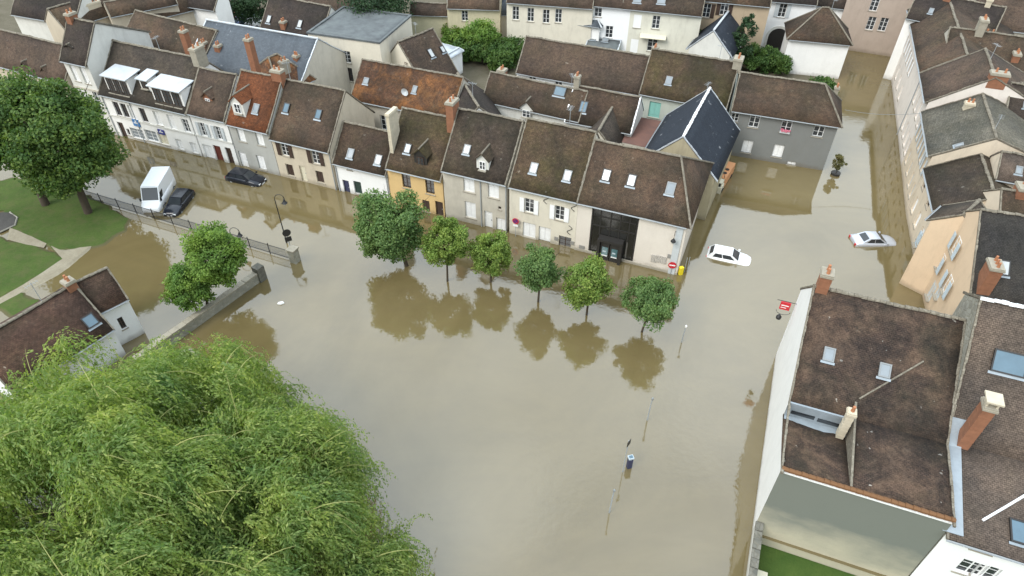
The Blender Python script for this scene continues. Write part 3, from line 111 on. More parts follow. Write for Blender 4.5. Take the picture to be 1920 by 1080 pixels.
PT = {
  'limes': [(-9.59, 47.36), (-5.76, 45.26), (-1.93, 45.14), (2.2, 42.61), (6.23, 41.07), (10.57, 39.09)],
  'lime_c': [(-10.55, 47.17, 4.83), (-5.57, 45.29, 4.58), (-1.78, 45.15, 3.39), (2.26, 42.61, 3.95), (6.17, 41.07, 3.64), (10.98, 38.98, 3.74)],
  'chestnut_b': [(-42.14, 55.23, 0.0), (-47.06, 56.57, 0.0)],
  'chestnut': [(-41.37, 55.82, 8.12), (-46.28, 57.22, 8.97)],
  'pair_b': [(-25.71, 41.03, 0.0), (-26.21, 40.77, 0.0)],
  'pair': [(-23.82, 42.46, 5.08), (-26.15, 40.97, 3.24)],
  'van': [(-35.36, 55.09, 0.0), (-36.73, 61.21, 0.0)],
  'fence': [(-43.61, 57.81, 0.0), (-37.57, 55.08, 0.0), (-20.12, 48.06, 0.0)],
  'wall': [(-27.83, 36.67, 0.0), (-22.42, 45.1, 0.0)],
  'lampA': [(-21.25, 50.6, 5.18)],
  'signA': [(-20.34, 48.97, 2.49)],
  'lampB': [(13.66, 37.93, 1.81)],
  'lampC': [(9.77, 30.19, 2.43)],
  'lampD': [(6.28, 22.87, 2.63)],
  'pole': [(7.5, 25.89, 3.58)],
  'meter': [(7.97, 26.28, 2.03)],
  'noparking': [(0.33, 51.84, 1.83)],
  'lampE': [(-25.72, 49.55, 2.27)],
  'yellow': [(15.07, 46.32, 0.74)],
  'noentry': [(14.19, 46.49, 1.09)],
  'shrub': [(34.73, 62.81, 2.43)],
  'silver': [(34.09, 50.82, 0.5)],
  'whitecar': [(20.02, 48.6, 0.5)],
  'blackcar': [(-27.9, 61.01, 0.5)],
  'darkcar': [(-33.47, 56.59, 0.5)],
  'debris': [(-19.68, 42.3, 0.0)],
  'truck': [(21.62, 60.87, 0.0)],
  'willow': [(-22.04, 19.0, 8.0), (-15.12, 17.76, 6.5)],
  'park': [(-53.77, 60.39, 0.0), (-50.95, 61.43, 0.0), (-43.61, 57.81, 0.0), (-38.06, 54.36, 0.0), (-37.62, 52.46, 0.0), (-39.49, 49.51, 0.0), (-40.81, 47.64, 0.0), (-42.07, 44.5, 0.0), (-43.18, 41.46, 0.0)],
  'pathA': [(-49.63, 52.99, 0.0), (-46.89, 51.74, 0.0), (-43.6, 50.28, 0.0), (-41.74, 49.34, 0.0), (-40.34, 49.74, 0.0), (-39.26, 49.35, 0.0), (-40.7, 47.42, 0.0), (-43.91, 42.78, 0.0)],
  'corner': [(-43.91, 42.78, 0.0), (-39.52, 49.59, 0.0), (-40.8, 39.57, 0.0), (-38.25, 54.81, 0.0), (-49.21, 54.12, 0.0), (-48.28, 51.32, 0.0)],
  'cars': [(-42.72, 105.56, 0.3), (-44.94, 106.64, 0.3), (-40.6, 104.5, 0.3), (-38.66, 103.67, 0.3)],
  'bush': [(-18.4, 91.79, 7.5), (-17.36, 97.28, 6.0), (-14.01, 100.34, 1.5), (-8.65, 99.6, 2.5), (-8.56, 97.39, 1.5), (-8.32, 95.56, 1.0), (-4.48, 92.37, 3.5), (-4.08, 90.09, 2.0), (-0.82, 88.39, 2.0), (0.61, 91.37, 2.0), (7.54, 96.66, 2.0), (15.06, 93.32, 2.0), (15.62, 94.16, 1.2), (23.96, 92.4, 3.0), (29.51, 86.6, 5.0), (31.57, 87.5, 2.5), (27.11, 92.08, 1.5), (35.3, 87.31, 1.5), (38.61, 80.29, 1.5), (-42.82, 98.63, 5.0), (-39.56, 99.08, 5.0), (-1.2, 90.65, 2.0), (18.0, 92.3, 1.0), (-36.27, 99.53, 5.0), (-6.35, 99.51, 2.0), (-2.7, 92.79, 2.0), (-7.06, 91.25, 1.5), (-1.89, 88.02, 1.2), (28.9, 94.0, 2.0), (34.25, 88.65, 1.5)],
  'grass_b': [(-18.1, 104.64, 0.0)],
  'para': [(1.76, 99.28, 0.0), (4.15, 100.5, 0.0), (0.03, 101.27, 0.0)],
  'rust': [(12.94, 69.05, 3.6), (16.94, 67.51, 3.6), (14.55, 61.77, 3.6), (11.26, 63.25, 3.6)],
  'garden': [(15.45, 21.87, 0.0), (13.55, 18.62, -0.0), (15.7, 20.12, 0.0), (17.89, 18.8, 0.0)],
  'lime_r': [(3.16, 3.43), (1.97, 2.35), (1.81, 2.09), (2.0, 2.07), (2.01, 1.97), (2.25, 1.83)],
  'chestnut_r': [(5.28, 6.26), (5.19, 5.56)],
  'pair_r': [(2.53, 3.22), (1.98, 2.26)],
  'lawn1': [(-56.82, 59.87, 0.0), (-54.05, 60.9, 0.0), (-50.5, 61.64, 0.0), (-44.42, 58.38, 0.0), (-40.77, 56.33, 0.0), (-37.94, 54.19, 0.0), (-37.55, 52.29, 0.0), (-38.71, 50.55, 0.0), (-39.81, 49.66, 0.0), (-41.74, 49.34, 0.0), (-45.53, 51.08, 0.0), (-47.94, 52.74, 0.0), (-48.8, 54.12, 0.0), (-50.42, 55.36, 0.0), (-54.28, 55.61, 0.0)],
  'lawn2': [(-51.38, 50.72, 0.0), (-48.46, 50.9, 0.0), (-45.6, 50.27, 0.0), (-42.47, 49.02, 0.0), (-40.87, 47.87, 0.0), (-41.66, 46.44, 0.0), (-44.06, 43.05, 0.0), (-45.49, 40.81, 0.0)],
  'lawn3': [(-43.47, 41.98, 0.0), (-42.54, 43.46, 0.0), (-40.42, 42.39, 0.0), (-41.35, 40.57, 0.0)],
  'path1': [(-48.46, 52.74, 0.0), (-45.66, 51.33, 0.0), (-43.7, 50.28, 0.0), (-43.58, 49.64, 0.0), (-45.52, 50.11, 0.0), (-47.76, 50.91, 0.0)],
  'path2': [(-43.05, 49.88, 0.0), (-41.48, 49.02, 0.0), (-40.3, 49.66, 0.0), (-39.38, 49.83, 0.0), (-40.35, 47.19, 0.0), (-41.96, 44.29, 0.0), (-43.47, 41.98, 0.0), (-43.88, 42.71, 0.0), (-42.41, 45.14, 0.0), (-41.09, 48.02, 0.0)],
  'disc': [(-52.96, 55.17, 0.0), (-49.8, 55.18, 0.0), (-48.58, 54.3, 0.0), (-48.13, 53.08, 0.0), (-49.01, 51.89, 0.0), (-50.66, 51.22, 0.0)],
  'car_white': [(20.07, 48.79, -0.36)],
  'car_silver': [(34.39, 51.25, 0.03)],
  'car_black': [(-28.16, 61.32, -0.33)],
  'car_dark': [(-33.63, 56.78, -1.66)],
  'van_at': [(-36.12, 58.07, -1.5)],
  'truck_at': [(21.78, 61.24, -2.1)],
  'wall_lamp': [(13.98, 46.56, 3.91)],
  'shop_sign': [(20.66, 36.05, 5.23)],
  'fg_ax': [(0.93, -0.36, 0.0), (0.36, 0.93, 0.0)],
  'fg_o': [(15.12, 21.64, 0.0)],
  'cable': [(34.66, 65.44, 6.2), (42.62, 64.81, 6.2)],
  'row': [(-0.3, 52.3, 0.0), (0.93, -0.37, 0.0), (0.37, 0.93, 0.0)],
  'box': [(13.75, 18.78, 2.01)]
}

# ------------------------------------------------------------------ materials
MATS = {}
class NT:
    def __init__(s, name):
        s.m = bpy.data.materials.new(name); s.m.use_nodes = True; s.t = s.m.node_tree; s.b = s.t.nodes['Principled BSDF']
        MATS[name] = s.m
    def n(s, typ, **k):
        nd = s.t.nodes.new('ShaderNode' + typ)
        for a, v in k.items():
            if a.startswith('_'): setattr(nd, a[1:], v)
            else:
                key = a.replace('__', ' ')
                nd.inputs[int(key[1:]) if key[0] == 'i' and key[1:].isdigit() else key].default_value = v
        return nd
    def l(s, a, b): s.t.links.new(a, b)
    def set(s, **k):
        for a, v in k.items(): s.b.inputs[a.replace('__', ' ')].default_value = v
    def mix(s, fac, a, b, typ='MIX'):
        nd = s.t.nodes.new('ShaderNodeMixRGB'); nd.blend_type = typ
        for i, v in enumerate((fac, a, b)):
            if isinstance(v, (int, float)): nd.inputs[i].default_value = v
            elif isinstance(v, tuple): nd.inputs[i].default_value = (*v[:3], 1)
            else: s.l(v, nd.inputs[i])
        return nd.outputs[0]
    def ramp(s, fac, lo, hi, a=0.0, b=1.0):
        nd = s.t.nodes.new('ShaderNodeMapRange'); nd.clamp = True
        s.l(fac, nd.inputs[0]); nd.inputs[1].default_value = lo; nd.inputs[2].default_value = hi; nd.inputs[3].default_value = a; nd.inputs[4].default_value = b
        return nd.outputs[0]
    def noise(s, vec, scale, detail=3.0, rough=.55, dist=0.0):
        nd = s.t.nodes.new('ShaderNodeTexNoise'); nd.inputs['Scale'].default_value = scale; nd.inputs['Detail'].default_value = detail
        nd.inputs['Roughness'].default_value = rough; nd.inputs['Distortion'].default_value = dist
        if vec is not None: s.l(vec, nd.inputs['Vector'])
        return nd.outputs['Fac']
    def coords(s, kind='Object', sx=1, sy=1, sz=1):
        tc = s.t.nodes.new('ShaderNodeTexCoord'); oi = s.t.nodes.new('ShaderNodeObjectInfo')
        ml = s.t.nodes.new('ShaderNodeVectorMath'); ml.operation = 'MULTIPLY_ADD'
        s.l(tc.outputs[kind], ml.inputs[0]); ml.inputs[1].default_value = (sx, sy, sz)
        r = s.t.nodes.new('ShaderNodeMath'); r.operation = 'MULTIPLY'; r.inputs[1].default_value = 40.0
        s.l(oi.outputs['Random'], r.inputs[0]); s.l(r.outputs[0], ml.inputs[2])
        return ml.outputs[0]
    def bump(s, h, strength=.3, dist=.03):
        nd = s.t.nodes.new('ShaderNodeBump'); nd.inputs['Strength'].default_value = strength; nd.inputs['Distance'].default_value = dist
        s.l(h, nd.inputs['Height']); s.l(nd.outputs[0], s.b.inputs['Normal'])

def plain(name, c, rough=.6, metal=0.0, var=.12, spec=.5):
    t = NT(name); t.set(Roughness=rough, Metallic=metal)
    co = t.coords(); f = t.noise(co, 3.0, 4)
    d = tuple(v*(1-var) for v in c); b = tuple(min(1, v*(1+var)) for v in c)
    t.l(t.mix(f, d, b), t.b.inputs['Base Color']); t.b.inputs['Specular IOR Level'].default_value = spec
    return t.m
def plaster(name, c, dirt=(.16, .14, .11), amt=.35, stain=.3, tide=.45):
    t = NT(name); t.set(Roughness=.9); t.b.inputs['Specular IOR Level'].default_value = .2
    co = t.coords(); cs = t.coords(sx=1.0, sy=1.0, sz=.3)
    a = t.mix(t.ramp(t.noise(co, .9, 6, .65), .42, .75, 0, amt), c, tuple(v*.72 for v in c))
    b = t.mix(t.ramp(t.noise(cs, 1.1, 6, .68), .5, .8, 0, stain), a, dirt)
    g = t.mix(t.noise(co, 14, 3), tuple(v*.88 for v in (1, 1, 1)), (1.0, 1.0, 1.0))
    t.l(t.mix(1.0, b, g, 'MULTIPLY'), t.b.inputs['Base Color'])
    t.bump(t.noise(co, 9, 5), .25, .03)
    # damp tide mark just above the flood level
    src = t.b.inputs['Base Color'].links[0].from_socket; tcz = t.n('TexCoord'); sp = t.n('SeparateXYZ'); t.l(tcz.outputs['Object'], sp.inputs[0])
    ad = t.n('Math', _operation='MULTIPLY_ADD', i1=-.7); t.l(t.noise(co, 1.3, 4), ad.inputs[0]); t.l(sp.outputs['Z'], ad.inputs[2])
    t.l(t.mix(t.ramp(ad.outputs[0], -.25, .2, tide, 0), src, (.13, .105, .07)), t.b.inputs['Base Color'])
    return t.m
def rubble(name, c1, c2, mortar, scale=3.2):
    t = NT(name); t.set(Roughness=.95); t.b.inputs['Specular IOR Level'].default_value = .15
    co = t.coords()
    v = t.n('TexVoronoi', Scale=scale); t.l(co, v.inputs['Vector'])
    e = t.n('TexVoronoi', _feature='DISTANCE_TO_EDGE', Scale=scale); t.l(co, e.inputs['Vector'])
    st = t.mix(v.outputs['Color'], c1, c2); ed = t.ramp(e.outputs['Distance'], .02, .09)
    a = t.mix(ed, mortar, st); b = t.mix(t.ramp(t.noise(co, .7, 5), .45, .75, 0, .6), a, tuple(x*.45 for x in c1))
    t.l(b, t.b.inputs['Base Color']); t.bump(ed, .6, .04)
    return t.m
RK = .66
def tiles(name, c1, c2, moss=(.045, .045, .022), mossamt=.45, lich=(.2, .17, .13), lichamt=.25, patch=(.2, .09, .04), patchamt=0.0, bw=.2, rh=.125, white=.12):
    c1, c2, moss, lich, patch = (tuple(v*RK for v in q) for q in (c1, c2, moss, lich, patch))
    t = NT(name); t.set(Roughness=.88); t.b.inputs['Specular IOR Level'].default_value = .25
    uv = t.coords('UV'); cs = t.coords('UV', sx=1.4, sy=.28)
    br = t.n('TexBrick', Scale=1.0); t.l(uv, br.inputs['Vector'])
    br.inputs['Brick Width'].default_value = bw; br.inputs['Row Height'].default_value = rh; br.inputs['Mortar Size'].default_value = .009; br.inputs['Mortar Smooth'].default_value = .3
    br.inputs['Color1'].default_value = (*c1, 1); br.inputs['Color2'].default_value = (*c2, 1); br.inputs['Mortar'].default_value = (*[v*.3 for v in c1], 1); br.inputs['Bias'].default_value = -.1
    big = t.noise(uv, .28, 5, .62, .6); mid = t.noise(uv, 1.5, 5, .65); fin = t.noise(uv, 6.5, 4, .7); stk = t.noise(cs, 1.1, 5, .6)
    a = br.outputs['Color']
    if patchamt: a = t.mix(t.ramp(t.noise(uv, .42, 6, .7, .8), .43, .6, 0, patchamt), a, patch)
    a = t.mix(t.ramp(big, .42, .68, 0, mossamt), a, moss)
    a = t.mix(t.ramp(stk, .5, .78, 0, mossamt*.8), a, tuple(v*.55 for v in c1))
    a = t.mix(t.ramp(mid, .56, .74, 0, lichamt), a, lich)
    a = t.mix(t.ramp(fin, .68, .76, 0, lichamt*1.5), a, tuple(v*1.35 for v in lich))
    a = t.mix(t.ramp(t.noise(uv, 2.3, 2, .4), .735, .76, 0, white*2), a, (.36, .34, .3))
    a = t.mix(1.0, a, t.mix(t.ramp(t.noise(uv, 3.3, 5, .75), .3, .7), (.62, .62, .62), (1.38, 1.38, 1.38)), 'MULTIPLY')
    a = t.mix(1.0, a, t.mix(t.ramp(t.noise(uv, .22, 4, .6, .4), .35, .65), (.68, .7, .72), (1.34, 1.26, 1.17)), 'MULTIPLY')
    a = t.mix(1.0, a, t.mix(t.ramp(t.noise(uv, 11, 2, .5), .35, .65), (.8, .8, .8), (1.2, 1.2, 1.2)), 'MULTIPLY')
    t.l(a, t.b.inputs['Base Color'])
    h = t.mix(.45, br.outputs['Fac'], fin); inv = t.n('Invert'); t.l(br.outputs['Fac'], inv.inputs['Color'])
    t.bump(t.mix(.5, inv.outputs[0], fin), .7, .05)
    return t.m
def slate(name, c1, c2):
    t = NT(name); t.set(Roughness=.75); t.b.inputs['Specular IOR Level'].default_value = .2
    uv = t.coords('UV'); br = t.n('TexBrick', Scale=1.0); t.l(uv, br.inputs['Vector'])
    br.inputs['Brick Width'].default_value = .25; br.inputs['Row Height'].default_value = .16; br.inputs['Mortar Size'].default_value = .006
    br.inputs['Color1'].default_value = (*c1, 1); br.inputs['Color2'].default_value = (*c2, 1); br.inputs['Mortar'].default_value = (*[v*.5 for v in c1], 1)
    cs = t.coords('UV', sx=2.0, sy=.2)
    a = t.mix(t.ramp(t.noise(cs, .9, 5), .5, .78, 0, .6), br.outputs['Color'], tuple(v*.55 for v in c1))
    a = t.mix(t.ramp(t.noise(uv, .9, 5, .7), .64, .67, 0, .55), a, (.3, .31, .32))
    t.l(a, t.b.inputs['Base Color']); inv = t.n('Invert'); t.l(br.outputs['Fac'], inv.inputs['Color']); t.bump(inv.outputs[0], .35, .02)
    return t.m
def sheet(name, c, c2, metal=.4, rough=.45, seam=.6):
    t = NT(name); t.set(Roughness=rough, Metallic=metal)
    co = t.coords(); a = t.mix(t.ramp(t.noise(co, .8, 6, .65), .4, .7), c, c2)
    t.l(t.mix(t.ramp(t.noise(co, 5, 3), .6, .8, 0, .3), a, tuple(v*.6 for v in c)), t.b.inputs['Base Color'])
    return t.m
W = lambda *c: tuple(c)
plaster('white', W(.84, .83, .8), amt=.2, stain=.12); plaster('bright', W(.84, .84, .83), amt=.12, stain=.06); plaster('white_grey', W(.68, .67, .62), stain=.25)
plaster('grey', W(.42, .42, .39)); plaster('beige', W(.56, .49, .38)); plaster('stone', W(.54, .5, .42), amt=.5, stain=.3)
plaster('cream', W(.68, .63, .52)); plaster('cream_w', W(.68, .66, .56)); plaster('cream_y', W(.58, .52, .36)); plaster('cream_gable', W(.42, .37, .25), stain=.5)
plaster('yellow', W(.68, .48, .23), stain=.15); plaster('pink', W(.7, .64, .56), amt=.15, stain=.12); plaster('pale_green', W(.5, .53, .47)); plaster('slate_grey', W(.2, .205, .195), amt=.25, stain=.25)
plaster('tan', W(.46, .36, .25)); plaster('rose', W(.42, .34, .28)); plaster('rose_w', W(.74, .67, .6), stain=.25); plaster('peach_w', W(.68, .58, .45), stain=.3); plaster('peach', W(.68, .52, .36), amt=.25, stain=.25)
plaster('render', W(.46, .42, .31), amt=.2, stain=.15, tide=0.0)
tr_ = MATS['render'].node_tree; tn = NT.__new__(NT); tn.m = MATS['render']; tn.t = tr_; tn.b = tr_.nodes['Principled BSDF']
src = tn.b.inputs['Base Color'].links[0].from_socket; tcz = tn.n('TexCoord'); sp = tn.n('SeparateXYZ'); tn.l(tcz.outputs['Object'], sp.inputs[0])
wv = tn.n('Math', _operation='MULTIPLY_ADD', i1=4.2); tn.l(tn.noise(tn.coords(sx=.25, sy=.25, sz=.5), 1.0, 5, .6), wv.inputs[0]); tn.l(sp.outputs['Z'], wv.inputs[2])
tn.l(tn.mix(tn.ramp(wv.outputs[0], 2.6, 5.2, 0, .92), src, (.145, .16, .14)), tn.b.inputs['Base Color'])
rubble('rubble', W(.36, .35, .3), W(.22, .21, .17), W(.3, .28, .22)); rubble('rubble_dark', W(.2, .19, .16), W(.1, .1, .085), W(.16, .15, .12))
tiles('brown', W(.125, .088, .062), W(.09, .065, .047), patch=(.16, .095, .062), patchamt=.35); tiles('brown2', W(.128, .09, .068), W(.095, .07, .054), patch=(.15, .1, .07), patchamt=.3, mossamt=.3, lichamt=.12)
tiles('brown_dk', W(.095, .064, .045), W(.07, .048, .035)); tiles('grey_brown', W(.105, .085, .068), W(.08, .065, .054), mossamt=.3, lichamt=.15)
tiles('dark', W(.075, .058, .05), W(.058, .046, .041), mossamt=.3, lichamt=.1, white=.04); tiles('dark_grey', W(.07, .063, .057), W(.06, .054, .05), mossamt=.2, lichamt=.05, white=0.)
tiles('orange', W(.25, .088, .036), W(.18, .066, .03), mossamt=.25, lichamt=.1); tiles('lichen', W(.15, .075, .042), W(.1, .06, .04), patch=(.3, .13, .045), patchamt=.75, mossamt=.35, lichamt=.3)
tiles('moss', W(.12, .082, .052), W(.085, .06, .04), moss=(.07, .066, .022), mossamt=.7); tiles('moss_dk', W(.09, .067, .05), W(.066, .05, .038), mossamt=.6, lichamt=.35)
tiles('moss_big', W(.085, .057, .044), W(.054, .04, .033), moss=(.035, .035, .022), mossamt=.7, lichamt=.4, lich=(.19, .14, .1), patch=(.19, .125, .085), patchamt=.6, white=.3)
tiles('pinkbrown', W(.15, .118, .096), W(.128, .1, .083), mossamt=.15, lichamt=.08, white=.03); tiles('pinkmoss', W(.135, .08, .058), W(.1, .06, .045), mossamt=.5, lichamt=.25, white=.2)
tiles('stonegrey', W(.19, .18, .15), W(.14, .135, .11), mossamt=.4, lichamt=.4)
slate('slate', W(.026, .032, .042), W(.02, .025, .034)); slate('slateblue', W(.095, .108, .122), W(.075, .086, .098))
sheet('zinc', W(.55, .58, .6), W(.44, .47, .5), .25, .45); sheet('zinc_dull', W(.3, .34, .37), W(.22, .25, .27), .2, .55); sheet('zincflat', W(.12, .135, .135), W(.075, .08, .085), .1, .8); sheet('rust', W(.13, .06, .042), W(.09, .045, .035), .1, .7)
rubble('mortar', W(.27, .24, .19), W(.14, .12, .09), W(.2, .18, .14), 6.0)
tiles('ridge_orange', W(.3, .15, .07), W(.2, .11, .06), lichamt=.4)
plain('brick', W(.24, .105, .055), .85, var=.35); plain('stonechim', W(.3, .27, .21), .9, var=.3); plain('creamchim', W(.5, .44, .33), .9, var=.25); plain('pot', W(.36, .15, .07), .8, var=.25)
for nm, c in dict(p_white=(.78, .78, .77), p_pale_grey=(.5, .53, .54), p_brown=(.05, .03, .022), p_red=(.13, .03, .02), p_navy=(.03, .035, .08), p_green=(.02, .045, .035), p_turquoise=(.25, .52, .46), p_cream=(.62, .58, .45), p_pale_blue=(.45, .52, .56), p_dark=(.022, .02, .018), p_grey=(.2, .21, .21), p_steel=(.3, .32, .33), p_black=(.012, .012, .013)).items():
    plain(nm, c, .5, var=.08)
def glass(name, c, rough=.08):
    t = NT(name); t.set(Roughness=rough); t.b.inputs['IOR'].default_value = 1.6
    co = t.coords(); t.l(t.mix(t.noise(co, 1.3, 2), tuple(v*.6 for v in c), c), t.b.inputs['Base Color'])
    return t.m
glass('g_dark', W(.035, .04, .045)); glass('g_blue', W(.1, .17, .22)); glass('g_bright', W(.5, .52, .52)); glass('g_sky', W(.25, .28, .3)); glass('g_portal', W(.022, .022, .02), .12); glass('g_teal', W(.1, .2, .22))
for nm, c in dict(sign_blue=(.05, .18, .42), sign_navy=(.03, .04, .2), plaque=(.25, .24, .22), red_sign=(.5, .02, .03), yellow_paint=(.75, .6, .02), orange_paint=(.62, .3, .14)).items(): plain(nm, c, .45, var=.05)
def print_mat(name, base, ink, kind):
    t = NT(name); t.set(Roughness=.6); tc = t.n('TexCoord'); mp = t.n('Mapping'); t.l(tc.outputs['UV'], mp.inputs['Vector'])
    w = t.n('TexWave', Scale=3.0, Distortion=6.0); t.l(tc.outputs['UV'], w.inputs['Vector'])
    t.l(t.mix(t.ramp(w.outputs['Fac'], .6, .7), base, ink), t.b.inputs['Base Color'])
print_mat('plaque_print', (.6, .55, .48), (.12, .12, .12), 0)
# painted motifs are separate meshes
def leafmat(name, c1, c2, c3, trans=.35, v=.45):
    t = NT(name); t.set(Roughness=.6); t.b.inputs['Specular IOR Level'].default_value = .25
    g = t.n('NewGeometry'); oi = t.n('ObjectInfo'); rp = t.n('ValToRGB'); e = rp.color_ramp.elements
    e[0].color = (*c1, 1); e[1].color = (*c3, 1); m = e.new(.5); m.color = (*c2, 1)
    t.l(g.outputs['Random Per Island'], rp.inputs[0])
    co = t.coords(); big = t.mix(t.ramp(t.noise(co, .5, 4, .6), .3, .7), tuple(1-v*q for q in (.75, .5, .4)), tuple(1+v*q for q in (.75, .4, -.18)))
    col = t.mix(1.0, rp.outputs[0], big, 'MULTIPLY'); t.l(col, t.b.inputs['Base Color'])
    tr = t.n('BsdfTranslucent'); t.l(t.mix(1.0, col, (1.2, 1.35, .6), 'MULTIPLY'), tr.inputs[0])
    mx = t.n('MixShader', Fac=trans); out = t.t.nodes['Material Output']
    t.l(t.b.outputs[0], mx.inputs[1]); t.l(tr.outputs[0], mx.inputs[2]); t.l(mx.outputs[0], out.inputs[0])
leafmat('leaf_lime', W(.12, .2, .045), W(.18, .26, .06), W(.26, .33, .085), .35, .25); leafmat('leaf_green', W(.08, .15, .05), W(.125, .205, .07), W(.18, .26, .095), .35, .25)
leafmat('leaf_dark', W(.05, .1, .03), W(.08, .145, .04), W(.15, .22, .06)); leafmat('leaf_pair', W(.12, .2, .045), W(.14, .24, .055), W(.19, .29, .07))
leafmat('leaf_willow', W(.15, .23, .075), W(.23, .315, .105), W(.36, .42, .17), .5, .5); leafmat('leaf_garden', W(.04, .09, .025), W(.07, .13, .035), W(.1, .17, .05)); leafmat('leaf_conifer', W(.018, .045, .02), W(.028, .06, .026), W(.04, .08, .035), .15)
leafmat('leaf_dry', W(.1, .1, .05), W(.14, .14, .06), W(.2, .18, .09))
plain('bark', W(.06, .045, .03), .95, var=.4); plain('bark_pale', W(.14, .12, .085), .9, var=.3); plain('willow_twig', W(.3, .3, .1), .7, var=.2)
# water: thin brown silt suspension under a reflecting surface
t = NT('flood_water'); t.set(Roughness=.035); t.b.inputs['IOR'].default_value = 1.97
tc = t.n('TexCoord'); co = tc.outputs['Object']
wc = t.mix(t.ramp(t.noise(co, .05, 6, .65, 1.2), .32, .68), (.115, .088, .037), (.164, .127, .06))
mp = t.n('Mapping'); t.l(co, mp.inputs['Vector']); mp.inputs['Rotation'].default_value = (0, 0, .38); mp.inputs["Scale"].default_value = (.07, .16, 1)
stq = t.mix(t.ramp(t.noise(mp.outputs[0], 1.6, 6, .62, 1.5), .35, .68), (.95, .95, .955), (1.04, 1.04, 1.03))      # drifting silt
t.l(t.mix(1.0, wc, stq, 'MULTIPLY'), t.b.inputs['Base Color'])
h = t.mix(.5, t.noise(co, .8, 3, .5), t.noise(co, 2.6, 3, .55)); m_ = t.ramp(t.noise(co, .03, 3, .5), .42, .7, .2, 1.7)
bp = t.n('Bump', Distance=.12); t.l(h, bp.inputs['Height']); sm = t.n('Math', _operation='MULTIPLY', i1=.13); t.l(m_, sm.inputs[0]); t.l(sm.outputs[0], bp.inputs['Strength']); t.l(bp.outputs[0], t.b.inputs['Normal'])
def ground(name, c1, c2, c3, sc=.5):
    t = NT(name); t.set(Roughness=.95); t.b.inputs['Specular IOR Level'].default_value = .15
    tc = t.n('TexCoord'); co = tc.outputs['Object']
    a = t.mix(t.ramp(t.noise(co, sc, 6, .65), .35, .68), c1, c2); b = t.mix(t.ramp(t.noise(co, 7, 5, .7), .45, .75, 0, .6), a, c3)
    if name == 'grass':      # silt left on the low margin, worn patches
        sp = t.n('SeparateXYZ'); t.l(co, sp.inputs[0]); ad = t.n('Math', _operation='MULTIPLY_ADD', i1=.12); t.l(t.noise(co, .9, 5, .7), ad.inputs[0]); t.l(sp.outputs['Z'], ad.inputs[2])
        b = t.mix(t.ramp(ad.outputs[0], .10, .165, .9, 0), b, (.1, .085, .045)); b = t.mix(t.ramp(t.noise(co, .35, 6, .7), .55, .72, 0, .5), b, (.11, .1, .045))
    t.l(b, t.b.inputs['Base Color']); t.bump(t.noise(co, 12, 5, .7), .6, .06)
ground('grass', W(.05, .085, .019), W(.075, .108, .027), W(.036, .06, .014)); ground('garden_grass', W(.045, .085, .018), W(.075, .115, .026), W(.036, .062, .014)); ground('gravel', W(.24, .21, .15), W(.3, .27, .2), W(.18, .155, .11), .8)
ground('asphalt', W(.06, .058, .054), W(.09, .085, .078), W(.05, .047, .043)); ground('soil', W(.1, .085, .06), W(.14, .12, .09), W(.06, .075, .03)); ground('concrete', W(.33, .31, .27), W(.25, .24, .2), W(.2, .19, .16))
plain('paint_white', W(.78, .79, .79), .22, var=.03); plain('paint_silver', W(.5, .52, .56), .25, .35, var=.03); plain('paint_black', W(.012, .014, .02), .2, var=.1); plain('paint_red', W(.4, .015, .015), .3); plain('paint_blue', W(.03, .06, .16), .3)
plain('rubber', W(.02, .02, .02), .85); plain('lamp_red', W(.5, .02, .02), .3); plain('lamp_clear', W(.6, .62, .62), .15); plain('flower', W(.6, .18, .25), .7)
M = MATS
WALLC = dict(grey='grey')

